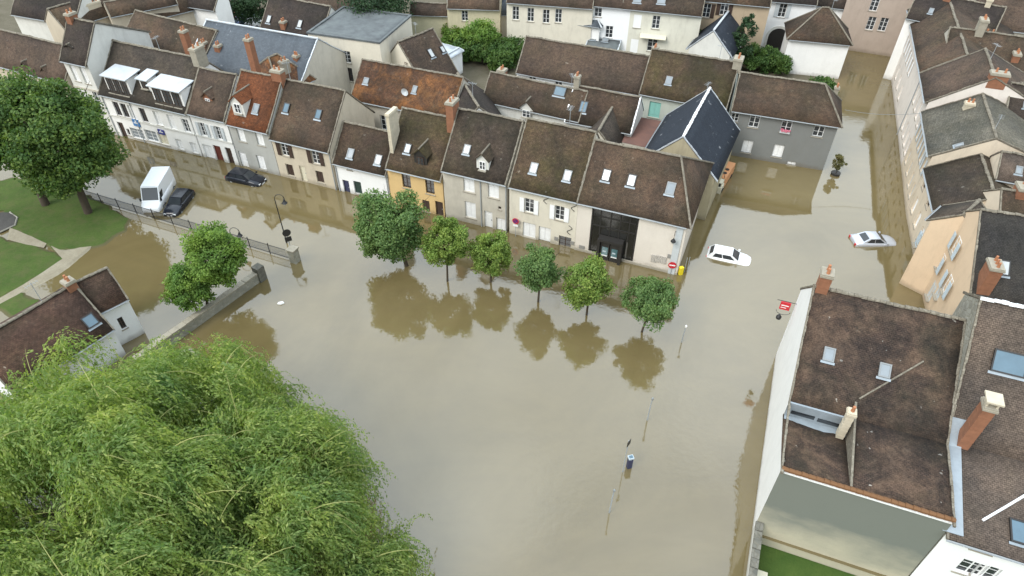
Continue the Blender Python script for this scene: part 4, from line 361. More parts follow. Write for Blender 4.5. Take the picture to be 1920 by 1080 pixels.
# ------------------------------------------------------------------ mesh helpers
class MB:
    def __init__(s): s.v, s.f, s.uv = [], [], []
    def poly(s, pts, uv=None):
        i = len(s.v); s.v += [tuple(p) for p in pts]; s.f.append(list(range(i, i+len(pts)))); s.uv.append(uv or [(p[0], p[2]) for p in pts])
    def box(s, x0, x1, y0, y1, z0, z1):
        i = len(s.v); s.v += [(x, y, z) for z in (z0, z1) for y in (y0, y1) for x in (x0, x1)]
        for q in ((0, 2, 3, 1), (4, 5, 7, 6), (0, 1, 5, 4), (2, 6, 7, 3), (0, 4, 6, 2), (1, 3, 7, 5)):
            s.f.append([i+k for k in q]); s.uv.append([(s.v[i+k][0], s.v[i+k][2]) for k in q])
    def tube(s, pts, r, n=6, cap=True):
        pts = [Vector(p) for p in pts]; rr = r if isinstance(r, (list, tuple)) else [r]*len(pts); base = len(s.v)
        for k, p in enumerate(pts):
            d = (pts[min(k+1, len(pts)-1)]-pts[max(k-1, 0)]).normalized(); a = d.orthogonal().normalized() if abs(d.z) < .95 else Vector((1, 0, 0)); 
            a = (a-d*a.dot(d)).normalized(); b = d.cross(a)
            for j in range(n):
                t_ = 2*math.pi*j/n; s.v.append(tuple(p+(a*math.cos(t_)+b*math.sin(t_))*rr[k]))
        for k in range(len(pts)-1):
            for j in range(n):
                q = [base+k*n+j, base+k*n+(j+1) % n, base+(k+1)*n+(j+1) % n, base+(k+1)*n+j]; s.f.append(q); s.uv.append([(0, 0)]*4)
        if cap:
            for q in ([base+j for j in range(n)][::-1], [base+(len(pts)-1)*n+j for j in range(n)]): s.f.append(q); s.uv.append([(0, 0)]*n)
    def mesh(s, name, mat, smooth=False):
        me = bpy.data.meshes.new(name); me.from_pydata(s.v, [], s.f); u = me.uv_layers.new(name='UVMap')
        u.data.foreach_set('uv', [c for f in s.uv for p in f for c in p])
        for m_ in (mat if isinstance(mat, list) else [mat]): me.materials.append(M[m_] if isinstance(m_, str) else m_)
        if smooth: me.polygons.foreach_set('use_smooth', [True]*len(me.polygons))
        return me
    def build(s, name, mat, parent=None, smooth=False, **k): return link(name, s.mesh(name, mat, smooth), parent, **k)
def link(name, me, parent=None, loc=None, rot=None, **props):
    o = bpy.data.objects.new(name, me); COL.objects.link(o)
    if parent is not None: o.parent = parent
    if loc is not None: o.location = loc
    if rot is not None: o.rotation_euler = rot
    for a, v in props.items(): o[a] = v
    return o
def thing(name, label, cat, loc, rz=0, group=None):
    o = link(name, None, None, loc, (0, 0, rz), label=label, category=cat)
    if group: o['group'] = group
    return o
CACHE = {}
def cached(key, fn):
    if key not in CACHE: CACHE[key] = fn()
    return CACHE[key]
def np_mesh(name, verts, quads, mat):
    me = bpy.data.meshes.new(name); n = len(quads); k = quads.shape[1]
    me.vertices.add(len(verts)); me.vertices.foreach_set('co', verts.astype(np.float32).ravel())
    me.loops.add(n*k); me.loops.foreach_set('vertex_index', quads.astype(np.int32).ravel())
    me.polygons.add(n); me.polygons.foreach_set('loop_start', np.arange(0, n*k, k, dtype=np.int32))
    me.update(calc_edges=True); me.materials.append(M[mat]); return me

# ------------------------------------------------------------------ windows, doors, skylights
def win_parts(w, h, st, col):
    P = 'p_' + ('brown' if st == 'dark' and col == 'brown' else 'white' if st in ('cas', 'open', 'dark', 'shop') else col)
    key = (round(w, 2), round(h, 2), st, col)
    def mk():
        out = []; x, z = w/2, h/2; f = MB(); b = .06
        if st in ('cas', 'open', 'dark', 'shop'):
            for q in ((-x, x, -z, -z+b), (-x, x, z-b, z), (-x, -x+b, -z+b, z-b), (x-b, x, -z+b, z-b), (-.035, .035, -z+b, z-b)): f.box(q[0], q[1], .0, .07, q[2], q[3])
            nb = 2 if h > 1.2 else 1
            for k in range(nb):
                zz = -z+h*(k+1)/(nb+1)
                for sx in (-1, 1): f.box(min(sx*.035, sx*(x-b)), max(sx*.035, sx*(x-b)), .012, .058, zz-.016, zz+.016)
            out.append(('window', f.mesh('window_frame', P)))
            for sx in (-1, 1):
                p = MB(); p.box(min(sx*.035, sx*(x-b)), max(sx*.035, sx*(x-b)), .03, .045, -z+b, z-b); out.append(('pane', p.mesh('pane', 'g_sky' if st == 'shop' else 'g_dark')))
            if st == 'open':
                sh = MB(); ww = w/2
                sh.box(0, ww, -.03, .0, -z, z)
                for k in range(int(h/.14)): sh.box(.06, ww-.06, -.042, -.03, -z+.07+k*.14, -z+.16+k*.14)
                m_ = sh.mesh('shutter', 'p_'+col)
                out.append(('shutter', m_, (-x-ww-.02, -.2, 0))); out.append(('shutter', m_, (x+.02, -.2, 0)))
        elif st == 'shut':
            for q in ((-x, x, -z, -z+.03), (-x, x, z-.03, z), (-x, -x+.03, -z+.03, z-.03), (x-.03, x, -z+.03, z-.03)): f.box(q[0], q[1], .01, .09, q[2], q[3])
            out.append(('window', f.mesh('window_frame', 'p_'+col)))
            for sx in (-1, 1):
                sh = MB(); a, c = (-x+.035, -.006) if sx < 0 else (.006, x-.035); sh.box(a, c, .03, .06, -z+.035, z-.035)
                for k in range(int((h-.1)/.16)): sh.box(a+.05, c-.05, .014, .03, -z+.08+k*.16, -z+.19+k*.16)
                for zz in (-z*.62, z*.62): sh.box(a+.02, c-.02, .006, .03, zz-.04, zz+.04)
                out.append(('shutter', sh.mesh('shutter', 'p_'+col)))
        elif st == 'door':
            for q in ((-x, x, z-.07, z), (-x, -x+.07, -z, z-.07), (x-.07, x, -z, z-.07)): f.box(q[0], q[1], -.005, .09, q[2], q[3])
            out.append(('door', f.mesh('door_frame', 'p_'+col)))
            sh = MB(); sh.box(-x+.075, x-.075, .035, .08, -z, z-.075)
            for zz in (-z*.45, z*.3): sh.box(-x+.2, x-.2, .018, .035, zz-h*.13, zz+h*.13)
            out.append(('leaf', sh.mesh('door_leaf', 'p_'+col)))
            hd = MB(); hd.box(x-.2, x-.14, -.03, .035, -.06, .06); out.append(('handle', hd.mesh('door_handle', 'p_steel')))
        if st != 'door':
            s_ = MB(); s_.box(-x-.08, x+.08, -.22, .04, -z-.09, -z-.012); out.append(('sill', s_.mesh('sill', 'stone')))
        return out
    return cached(key, mk)
def place_window(root, it, loc, rz):
    parts = win_parts(it['w'], it['h'], it['st'], it['col']); base = None
    for p in parts:
        if base is None: base = link(p[0], p[1], root, loc, (0, 0, rz))
        else: link(p[0], p[1], base, p[2] if len(p) > 2 else None)
    if it.get('flower'):
        fb = MB(); w = it['w']; fb.box(-w/2, w/2, -.35, -.14, -it['h']/2-.05, -it['h']/2+.15); b = fb.build('flower_box', 'p_pale_grey', base)
        fl = MB()
        for k in range(40):
            x, y, z = random.uniform(-w/2, w/2), random.uniform(-.4, -.1), -it['h']/2+.15+random.uniform(0, .2); fl.box(x-.05, x+.05, y-.05, y+.05, z-.05, z+.05)
        fl.build('flowers', 'flower', base, kind='stuff')
    return base

# ------------------------------------------------------------------ houses
def zprof(prof, y):
    for (a, za), (b, zb) in zip(prof, prof[1:]):
        if y <= b: return za+(zb-za)*(y-a)/(b-a)
    return prof[-1][1]
def wob(o, x, y): return .1*noise.noise(Vector((o[0]+x*.33, o[1]+y*.33, 3.1)))+.025*noise.noise(Vector((o[0]+x*1.7, o[1]+y*1.7, 9.0)))
ROOFN = dict(white='paint_white')
def build_house(d):
    W_, D, D1, ze, zr, zb = d['W']-.03, d['D'], d['D1'], d['ze'], d['zr'], d['zb']
    o = d['o']; label = d['label']
    name = 'house'
    for kw, nm in (('barn', 'barn'), ('building', 'building'), ('annex', 'annex'), ('pavilion', 'garden_pavilion'), ('lean-to', 'lean_to'), ('outbuilding', 'outbuilding'), ('cottage', 'cottage'), ('wing', 'house_wing')):
        if kw in label.split(',')[0].split(' with ')[0]: name = nm; break
    cat = name.replace('_', ' ').split()[-1] if name != 'lean_to' else 'lean-to'
    z0 = -1.1
    R = thing(name, label, {'wing': 'house wing'}.get(cat, cat), (o[0], o[1], 0), d['rz'])
    prof = d.get('prof') or [(0, ze), (D1, zr)]; flat = d.get('flat')
    if flat: prof = [(0, ze), (D1, ze)]; zb = ze; zr = ze
    ends = d['ends']; hip = d.get('hip', 1.5); items = d['items']
    hl = hip if ends[0] == 'h' else 0; hr = hip if ends[1] == 'h' else 0
    # walls
    holes = []
    for it in items:
        if it['t'] == 'win' and 'face' not in it:
            it['x'] = min(max(it['x'], it['w']/2+.12), W_-it['w']/2-.12); it['z'] = min(it['z'], ze-it['h']/2-.12)
            holes.append((it['x']-it['w']/2, it['x']+it['w']/2, it['z']-it['h']/2, it['z']+it['h']/2))
        if it['t'] == 'portal': holes.append((it['x0'], it['x1'], z0, it['z1']))
    fr = MB(); xs = sorted({0, W_} | {h_[i] for h_ in holes for i in (0, 1)}); zs = sorted({z0, ze} | {max(z0, h_[i]) for h_ in holes for i in (2, 3)})
    xs2 = []
    for a, b in zip(xs, xs[1:]): xs2 += [a]
    for a, b in zip(xs, xs[1:]):
        run = None
        for c, e in zip(zs, zs[1:]):
            mx, mz = (a+b)/2, (c+e)/2
            if any(h_[0] < mx < h_[1] and h_[2] < mz < h_[3] for h_ in holes): continue
            fr.poly([(a, 0, c), (b, 0, c), (b, 0, e), (a, 0, e)])
    for a, b, c, e in holes:
        q = .3
        fr.poly([(a, 0, e), (b, 0, e), (b, q, e), (a, q, e)]); fr.poly([(a, 0, c), (a, q, c), (b, q, c), (b, 0, c)])
        fr.poly([(a, 0, c), (a, 0, e), (a, q, e), (a, q, c)]); fr.poly([(b, 0, c), (b, q, c), (b, q, e), (b, 0, e)])
        fr.poly([(a, q, c), (b, q, c), (b, q, e), (a, q, e)])
    fr.build('wall', d.get('front', d['wall']), R)
    sw = MB()
    tops = lambda h_: [(y, z) for y, z in prof]+[(D, zb)]
    for x, h_ in ((0, hl), (W_, hr)):
        if h_: pts = [(x, 0, z0), (x, D, z0), (x, D, min(ze, zb)), (x, 0, ze)]
        elif ends[0 if x == 0 else 1] == 'k':
            kz = ze+(zr-ze)*.55; kb = zb+(zr-zb)*.55
            pts = [(x, 0, z0), (x, D, z0), (x, D, zb), (x, D-(D-D1)*.55, kb), (x, D1*.55, kz), (x, 0, ze)]
        else:
            tp = tops(h_)
            if d.get('notch') and x == 0: tp = [tp[0], (tp[1][0]-.1, tp[1][1]-1.3)]+tp[1:]
            pts = [(x, 0, z0), (x, D, z0)]+[(x, y, z) for y, z in reversed(tp)]
        sw.poly(pts if x > 0 else pts[::-1])
    sw.poly([(W_, D, z0), (0, D, z0), (0, D, zb), (W_, D, zb)])
    sw.build('side_wall', d['wall'], R)
    # roof
    rm = d['roof']; rf = MB(); ov = .34; og = .1 if d.get('gap') else .03
    def slope(pa, pb, x0a, x1a, x0b, x1b, flip=False, v0=0.0):
        L = math.hypot(pb[0]-pa[0], pb[1]-pa[1]); nx = max(2, int(W_/1.1)); ny = max(1, int(L/1.1)); base = len(rf.v)
        for j in range(ny+1):
            t_ = j/ny; y = pa[0]+(pb[0]-pa[0])*t_; z = pa[1]+(pb[1]-pa[1])*t_; a = x0a+(x0b-x0a)*t_; b = x1a+(x1b-x1a)*t_
            for i in range(nx+1):
                x = a+(b-a)*i/nx; rf.v.append((x, y, z+.1+wob(o, x, y)))
        for j in range(ny):
            for i in range(nx):
                q = [base+j*(nx+1)+i, base+j*(nx+1)+i+1, base+(j+1)*(nx+1)+i+1, base+(j+1)*(nx+1)+i]
                uv = [(rf.v[k][0], v0+L*(j+(1 if n_ > 1 else 0))/ny) for n_, k in enumerate(q)]
                if flip: q = q[::-1]; uv = uv[::-1]
                rf.f.append(q); rf.uv.append(uv)
    sl = (prof[1][1]-prof[0][1])/(prof[1][0]-prof[0][0])
    kt = .55 if 'k' in ends else 0
    e0, e1 = -og-(ov if hl else 0), W_+og+(ov if hr else 0)
    pf = [(-ov, prof[0][1]-ov*sl)]+prof[1:]
    if flat:
        slope((.0, ze), (D, ze), 0, W_, 0, W_)
    else:
        bs = (zr-zb)/(D-D1)
        if ends[1] == 'k':
            km = (pf[0][0]+(D1-pf[0][0])*kt, pf[0][1]+(zr-pf[0][1])*kt); slope(pf[0], km, e0, e1, e0, e1); slope(km, (D1, zr), e0, e1, e0, W_-1.5)
            kb = (D+ov+(D1-D-ov)*kt, zb-ov*bs+(zr-zb+ov*bs)*kt); slope((D+ov, zb-ov*bs), kb, e0, e1, e0, e1, True); slope(kb, (D1, zr), e0, e1, e0, W_-1.5, True)
            rf.poly([(e1, km[0], km[1]+.1), (e1, kb[0], kb[1]+.1), (W_-1.5, D1, zr+.1)], [(km[0], 0), (kb[0], 0), (D1, 2)])
        else:
            v0 = 0
            for k, (pa, pb) in enumerate(zip(pf, pf[1:])):
                last = k == len(pf)-2
                if d.get('notch') and k == 0:
                    nx_ = d['notch']; slope((0, ze), pb, nx_, e1, nx_, e1, False, 0); slope((0, ze), (pb[0], pb[1]-1.25), e0, nx_-.02, e0, nx_-.02, False, 0); v0 = 5; continue
                slope(pa, pb, e0, e1, e0 if not hl else hl, e1 if not hr else W_-hr, False, v0); v0 += math.hypot(pb[0]-pa[0], pb[1]-pa[1])
            slope((D+ov, zb-ov*bs), (D1, zr), e0, e1, e0 if not hl else hl, e1 if not hr else W_-hr, True)
        for hh, xe, xr in ((hl, e0, hl), (hr, e1, W_-hr)):
            if hh:
                a = (xe, -ov, ze-ov*sl+.1); b = (xe, D+ov, zb-ov*bs+.1); c = (xr, D1, zr+.1)
                L = math.hypot(hh, zr-ze); pts = [a, b, c] if xe > 0 else [a, c, b]
                rf.poly(pts, [(p[1], L*(p[2]-a[2])/(c[2]-a[2]+1e-6)) for p in pts])
    roof = rf.build('roof', rm, R, True)
    md = roof.modifiers.new('thickness', 'SOLIDIFY'); md.thickness = .12; md.offset = -1
    tiled = rm not in ('zinc', 'zincflat', 'slate', 'slateblue')
    if not flat and d['W'] > 2:
        rt = MB(); x = hl+(0 if hl else -.02); xe = W_-hr if ends[1] != 'k' else W_-1.5
        rmat = 'paint_white' if d.get('ridge') == 'white' else ('mortar' if tiled else 'zinc')
        while x < xe-.05:
            L = min(random.uniform(.3, .42), xe-x); j = random.uniform(-.02, .03); r = random.uniform(.12, .16); n_ = 5; base = len(rt.v); zz = zr+.1+wob(o, x, D1)
            for xx, rr in ((x, r), (x+L*.96, r*.88)):
                for k in range(n_+1):
                    a = math.pi*k/n_; rt.v.append((xx, D1+math.cos(a)*rr*1.1, zz-.04+j+math.sin(a)*rr*.9))
            for k in range(n_): rt.f.append([base+k, base+k+1, base+n_+1+k+1, base+n_+1+k]); rt.uv.append([(0, 0)]*4)
            rt.f.append([base+k for k in range(n_+1)]); rt.uv.append([(0, 0)]*(n_+1)); rt.f.append([base+n_+1+k for k in range(n_+1)][::-1]); rt.uv.append([(0, 0)]*(n_+1))
            x += L
        if tiled or d.get('ridge'): rt.build('ridge_tiles', rmat, roof, kind='stuff')
        else:
            rb = MB(); rb.box(hl, xe, D1-.12, D1+.12, zr+.06, zr+.17); rb.build('ridge_flashing', 'paint_white' if d.get('ridge') == 'white' else 'zinc', roof)
        vm = MB()
        for side, xx in ((0, -og), (1, W_+og)):
            if ends[side] != 'g': continue
            for seg in list(zip(pf, pf[1:]))+[((D1, zr), (D+ov, zb-ov*(zr-zb)/(D-D1)))]:
                (ya, za), (yb, z_b) = seg; n_ = max(3, int(math.hypot(yb-ya, z_b-za)/.35))
                for k in range(n_):
                    t0, t1 = k/n_, (k+.97)/n_; h0 = random.uniform(.02, .075); w0 = random.uniform(.08, .14)
                    p = [(ya+(yb-ya)*t_, za+(z_b-za)*t_+.1) for t_ in (t0, t1)]
                    xa, xb = (xx-.01, xx+w0) if side == 0 else (xx-w0, xx+.01)
                    i = len(vm.v)
                    for (y, z) in p:
                        for x_ in (xa, xb):
                            for dz in (-.1, h0): vm.v.append((x_, y, z+dz+wob(o, x_, y)))
                    for q in ((0, 1, 3, 2), (4, 6, 7, 5), (0, 4, 5, 1), (2, 3, 7, 6), (1, 5, 7, 3)): vm.f.append([i+k_ for k_ in q]); vm.uv.append([(0, 0)]*4)
        if vm.f: vm.build('verge', 'paint_white' if d.get('verge') == 'white' else ('mortar' if tiled else 'zinc'), roof, kind='stuff')
        if hr or hl:
            hm = MB()
            for hh, xe_, xr in ((hl, -og-ov, hl), (hr, W_+og+ov, W_-hr)):
                if hh:
                    for yb, z_b in ((-ov, ze-ov*sl), (D+ov, zb-ov*bs)):
                        hm.tube([(xe_+(xr-xe_)*t_, yb+(D1-yb)*t_, z_b+(zr-z_b)*t_+.1) for t_ in (0, .5, 1)], .1, 6)
            hm.build('hip_tiles', 'mortar' if tiled else 'zinc', roof)
        g = MB(); n_ = 5; base = len(g.v); zz = ze-ov*sl+.06
        for xx in (0.0, W_):
            for k in range(n_+1): a = math.pi+math.pi*k/n_; g.v.append((xx, -ov-.05+math.cos(a)*.075, zz+math.sin(a)*.075))
        for k in range(n_): g.f.append([base+k, base+n_+1+k, base+n_+2+k, base+k+1]); g.uv.append([(0, 0)]*4)
        if d.get('notch'): g = MB(); g.box(0, .01, 0, .01, ze-.5, ze-.49)
        go = g.build('gutter', 'p_steel', R); sm_ = go.modifiers.new('thickness', 'SOLIDIFY'); sm_.thickness = .012
    if d.get('notch'):
        nx_ = d['notch']; y_, z_ = prof[1]
        b = MB(); b.box(.02, nx_-.03, y_-.14, y_-.02, z_-1.25, z_+.14); cl = b.build('clerestory', 'zinc_dull', R)
        b = MB(); b.box(.3, nx_*.45, y_-.175, y_-.145, z_-.75, z_-.45); b.build('pane', 'g_dark', cl); b = MB(); b.box(nx_*.5, nx_-.5, y_-.175, y_-.145, z_-.8, z_-.5); b.build('pane', 'g_dark', cl)
        b = MB(); b.box(.02, nx_-.03, y_-1.1, y_-.145, z_-1.16, z_-1.02); b.build('valley_gutter', 'zinc_dull', R)
        b = MB(); b.poly([(nx_, 0, ze+.14), (nx_, y_+.9, z_+.65), (nx_, y_, z_-1.3), (nx_, 0, ze-.1)]); b.poly([(nx_-.12, 0, ze+.14), (nx_-.12, 0, ze-.1), (nx_-.12, y_, z_-1.3), (nx_-.12, y_+.9, z_+.65)]); b.poly([(nx_-.12, 0, ze+.14), (nx_-.12, y_+.9, z_+.65), (nx_, y_+.9, z_+.65), (nx_, 0, ze+.14)]); b.build('cheek_wall', 'mortar', R)
        b = MB(); x = 0
        while x < W_-.1:
            L = random.uniform(.3, .4); b.tube([(x, .0, ze+.12+random.uniform(-.02, .02)), (min(x+L, W_), .0, ze+.1)], [.15, .13], 7); x += L
        b.build('ridge_tiles', 'ridge_orange', roof, kind='stuff')
        b = MB(); b.box(0, W_, -.1, -.02, ze-.16, ze-.06); b.build('coping', 'p_white', R)
    if d.get('valley'):
        vy = d['valley']; b = MB(); ys = [vy*k/10 for k in range(11)]
        for ya, yb in zip(ys, ys[1:]): b.poly([(-.25, ya, zprof(prof, ya)+.2), (.75, ya, zprof(prof, ya)+.22), (.75, yb, zprof(prof, yb)+.22), (-.25, yb, zprof(prof, yb)+.2)])
        vo = b.build('valley_gutter', 'zinc_dull', R); vm_ = vo.modifiers.new('thickness', 'SOLIDIFY'); vm_.thickness = .05
    if d.get('band'):
        b = MB(); b.box(-.0, W_, -.09, -.002, d['band']-.1, d['band']+.08); b.build('string_course', 'stone' if d.get('gap') else 'white_grey', R)
    if flat:
        b = MB()
        for q in ((-.1, W_+.1, -.12, .2), (-.1, W_+.1, D-.2, D+.12)): b.box(q[0], q[1], q[2], q[3], ze+.02, ze+.22)
        for q in ((-.1, .2), (W_-.2, W_+.1)): b.box(q[0], q[1], .2, D-.2, ze+.02, ze+.22)
        b.build('parapet', 'zincflat', R)
    # openings and roof pieces
    def main_z(y): return (zprof(prof, y) if y <= D1 else zr+(zb-zr)*(y-D1)/(D-D1))+.1
    def pitch_at(y):
        for (a, za), (b, z_b) in zip(prof, prof[1:]):
            if y <= b+1e-3: return math.atan2(z_b-za, b-a)
        return 0
    for it in items:
        k = it['t']
        if k == 'win':
            f = it.get('face')
            if f == 'R': place_window(R, it, (W_+.02, it['x'], it['z']), math.pi/2)
            elif f == 'L': place_window(R, it, (-.02, it['x'], it['z']), -math.pi/2)
            else: place_window(R, it, (it['x'], .15, it['z']), 0)
        elif k == 'sky':
            w, h, col = it['w'], it['h'], it.get('col', 'sky')
            def mk():
                f = MB(); x, y = w/2, h/2
                for q in ((-x, x, -y, -y+.09), (-x, x, y-.09, y), (-x, -x+.08, -y+.09, y-.09), (x-.08, x, -y+.09, y-.09)): f.box(q[0], q[1], q[2], q[3], .0, .13)
                p = MB(); p.box(-x+.08, x-.08, -y+.09, y-.09, .06, .1)
                fl = MB(); fl.box(-x-.08, x+.08, -y-.16, -y-.002, .02, .05)
                return f.mesh('skylight', 'p_dark' if col in ('bright', 'blue') else 'p_grey'), p.mesh('pane', 'g_'+col), fl.mesh('flashing', 'zinc_dull')
            a, b, c = cached(('sky', w, h, col), mk)
            x = min(max(it['x'], w/2+.1), W_-w/2-.1); y = it['y']
            s_ = link('skylight', a, R, (x, y, main_z(y)+.03), (pitch_at(y), 0, 0)); link('pane', b, s_); link('flashing', c, s_)
        elif k == 'chim':
            x, y, zt, w, dd = it['x'], it['y'], it['z'], it['w'], it['d']; x = min(max(x, w/2), W_-w/2+.3); zbz = main_z(min(max(y, 0), D))-1.0
            zt = max(zt, zbz+1.6); cm = {'brick': 'brick', 'stone': 'stonechim', 'cream': 'creamchim'}[it['col']]
            c = MB(); c.box(x-w/2, x+w/2, y-dd/2, y+dd/2, zbz, zt-.3)
            for k_ in range(4):
                zz = zbz+(zt-.4-zbz)*(k_+.5)/4; c.box(x-w/2-.012, x+w/2+.012, y-dd/2-.012, y+dd/2+.012, zz, zz+.05)
            co = c.build('chimney', cm, R)
            cp = MB(); cp.box(x-w/2-.07, x+w/2+.07, y-dd/2-.07, y+dd/2+.07, zt-.3, zt-.16); cp.box(x-w/2-.03, x+w/2+.03, y-dd/2-.03, y+dd/2+.03, zt-.16, zt-.06); cp.build('cap', 'stonechim' if cm == 'brick' else cm, co)
            if it.get('cowl'):
                cw = MB(); cw.box(x-w/2, x-w/2+.1, y-.3, y+.3, zt-.058, zt+.3); cw.box(x+w/2-.1, x+w/2, y-.3, y+.3, zt-.058, zt+.3); cw.box(x-w/2-.12, x+w/2+.12, y-.45, y+.45, zt+.303, zt+.42); cw.build('cowl', 'creamchim', co)
            npot = it.get('pots', 2)
            for k_ in range(npot):
                pm = MB(); t_ = (k_+.5)/npot-.5; px, py = (x+t_*w*.95, y) if w > dd else (x, y+t_*dd*.95)
                pm.tube([(px, py, zt-.08), (px, py, zt+.12), (px, py, zt+.32)], [.12, .1, .09], 8); pm.build('pot', 'pot', co)
        elif k == 'dorm':
            st = it['st']; w, h, x, y, z = it['w'], it['h'], it['x'], it['y'], it['z']
            x = min(max(x, w/2+.25), W_-w/2-.25)
            if st == 'zinc':
                zt = z+h/2+.25; zl = ze-.02; ye = D1*(zt-ze)/(zr-ze); b = MB()
                nn = it['n']; wx = (w-.3)/nn
                b.box(x-w/2, x+w/2, y+.1, ye, zl, zt); db = b.build('dormer', 'white', R)
                for q in range(nn):
                    cx = x-w/2+.15+wx*(q+.5); place_window(R, dict(w=round(min(wx-.22, 1.0), 2), h=h, st='dark', col='brown'), (cx, y+.0, z), 0)
                s_ = MB(); i = len(s_.v); zt2 = zt+.18
                for (yy, z_) in ((y-.25, zt), (ye+.35, zt2+.12)):
                    for x_ in (x-w/2-.15, x+w/2+.15):
                        for dz in (0, .1): s_.v.append((x_, yy, z_+dz))
                for q in ((0, 1, 3, 2), (4, 6, 7, 5), (0, 4, 5, 1), (2, 3, 7, 6), (1, 5, 7, 3), (0, 2, 6, 4)): s_.f.append([i+k_ for k_ in q]); s_.uv.append([(0, 0)]*4)
                s_.build('dormer_roof', 'zinc', db)
            else:
                zt = z+h/2+.15; hw = w/2+.18; zl = main_z(y)-.3; yb = None; rise = hw*(.95 if st == 'gable' else .25); zrd = zt+rise
                yt = y
                while yt < D1 and main_z(yt) < zt: yt += .05
                yr = y
                while yr < D1+.5 and (zprof(prof, min(yr, D1))+.1) < zrd: yr += .05
                b = MB(); b.poly([(x-hw, y, zl), (x+hw, y, zl), (x+hw, y, zt), (x, y, zrd-.05), (x-hw, y, zt)])
                b.poly([(x-hw, y, zl), (x-hw, y, zt), (x-hw, yt+.2, zt), (x-hw, y+.1, zl)]); b.poly([(x+hw, y, zl), (x+hw, y+.1, zl), (x+hw, yt+.2, zt), (x+hw, y, zt)])
                dm = {'dark': 'p_dark', 'brick': 'brick', 'white': 'white_grey'}.get(it.get('col', 'white'), 'white_grey')
                db = b.build('dormer', dm, R)
                place_window(R, dict(w=round(w*.72, 2), h=round(h*.85, 2), st='dark' if it.get('col') == 'dark' else 'cas', col='brown'), (x, y-.08, z), 0)
                s_ = MB(); e = .14
                for sx in (-1, 1):
                    pts = [(x+sx*(hw+e), y-.2, zt-e*.9), (x, y-.2, zrd+.03), (x, yr+.15, zrd+.03), (x+sx*(hw+e), yt+.2, zt-e*.9)]
                    uv = [(0, 0), (0, hw*1.35), (yr-y, hw*1.35), (yt-y, 0)]
                    if sx > 0: pts = pts[::-1]; uv = uv[::-1]
                    s_.poly(pts[::-1], uv[::-1])
                so = s_.build('dormer_roof', rm, db); md = so.modifiers.new('thickness', 'SOLIDIFY'); md.thickness = .09; md.offset = 0
                bb = MB(); bb.tube([(x, y-.22, zrd+.08), (x, yr+.1, zrd+.08)], .085, 6); bb.build('dormer_ridge', 'mortar', db)
        elif k == 'board':
            c = it['col']; b = MB(); b.box(it['x']-it['w']/2, it['x']+it['w']/2, -.09, -.03, it['z']-it['h']/2, it['z']+it['h']/2)
            sg = b.build('sign_board', {'plaque2': 'plaque_print', 'plaque3': 'plaque_print'}.get(c, c), R)
            if c in ('sign_blue', 'sign_navy'):
                b = MB(); x, z, w, h = it['x'], it['z'], it['w'], it['h']; b.box(x-w*.3, x+w*.3, -.1, -.092, z-h*.08, z+h*.08); b.box(x-w*.08, x+w*.08, -.1, -.092, z+h*.14, z+h*.36); b.build('emblem', 'p_white', sg)
        elif k == 'pipe':
            b = MB(); b.tube([(it['x'], -.2, ze-.15), (it['x'], -.08, ze-.45), (it['x'], -.08, -1.0)], .05, 6); b.build('downpipe', 'p_steel', R)
        elif k == 'anchor':
            x, z = it['x'], it['z']; pts = []
            for q in range(17):
                a = q/16; th = (a*2-1)*math.pi*1.15; pts.append((x+.22*math.sin(th*1.0)*(1 if a > .5 else 1), -.05, z+(a-.5)*1.0))
            b = MB(); b.tube(pts, .028, 5); b.build('wall_anchor', 'p_black', R)
        elif k == 'dish':
            b = MB(); x, y = it['x'], it['y']; z = main_z(y)+.7; n_ = 14; c = (x, y, z)
            rim = [(x+.42*math.cos(2*math.pi*q/n_), y-.12, z+.42*math.sin(2*math.pi*q/n_)) for q in range(n_)]
            for q in range(n_): b.poly([(x, y+.05, z), rim[q], rim[(q+1) % n_]])
            b.tube([(x, y+.05, z), (x, y+.15, z-.8)], .03, 5); b.build('satellite_dish', 'p_pale_grey', R)
        elif k == 'aerial':
            x = it['x']; h = it['h']; z = zr; a = it['a']; b = MB(); b.tube([(x, D1, z-.2), (x, D1, z+h)], .025, 5); dx, dy = math.cos(a), math.sin(a)
            b.tube([(x-dx*.5, D1-dy*.5, z+h*.92), (x+dx*.5, D1+dy*.5, z+h*.92)], .016, 4)
            for q in (-.4, -.2, 0, .2, .4): b.tube([(x+dx*q-dy*.25, D1+dy*q+dx*.25, z+h*.92), (x+dx*q+dy*.25, D1+dy*q-dx*.25, z+h*.92)], .012, 3)
            b.build('aerial', 'p_steel', R)
        elif k == 'awning':
            b = MB(); x, z, w = it['x'], it['z'], it['w']; i = len(b.v)
            for yy, z_ in ((-.02, z+.15), (-.9, z-.12)):
                for x_ in (x-w/2, x+w/2):
                    for dz in (0, .06): b.v.append((x_, yy, z_+dz))
            for q in ((0, 1, 3, 2), (4, 6, 7, 5), (0, 4, 5, 1), (2, 3, 7, 6), (1, 5, 7, 3), (0, 2, 6, 4)): b.f.append([i+k_ for k_ in q]); b.uv.append([(0, 0)]*4)
            b.build('awning', 'p_cream', R)
        elif k == 'arch':
            x, z, w = it['x'], it['z'], it['w']; n_ = 12; b = MB(); zt = z+.3
            arc = lambda r, yy: [(x+r*math.cos(math.pi*q/n_), yy, zt+r*math.sin(math.pi*q/n_)) for q in range(n_+1)]
            b.poly([(x+w/2, -.03, -1), *arc(w/2, -.03), (x-w/2, -.03, -1)]); g = b.build('gateway', 'p_dark', R)
            f = MB(); a1, a2 = arc(w/2, -.12), arc(w/2+.35, -.12); a1 = [(x+w/2, -.12, -1)]+a1+[(x-w/2, -.12, -1)]; a2 = [(x+w/2+.35, -.12, -1)]+a2+[(x-w/2-.35, -.12, -1)]
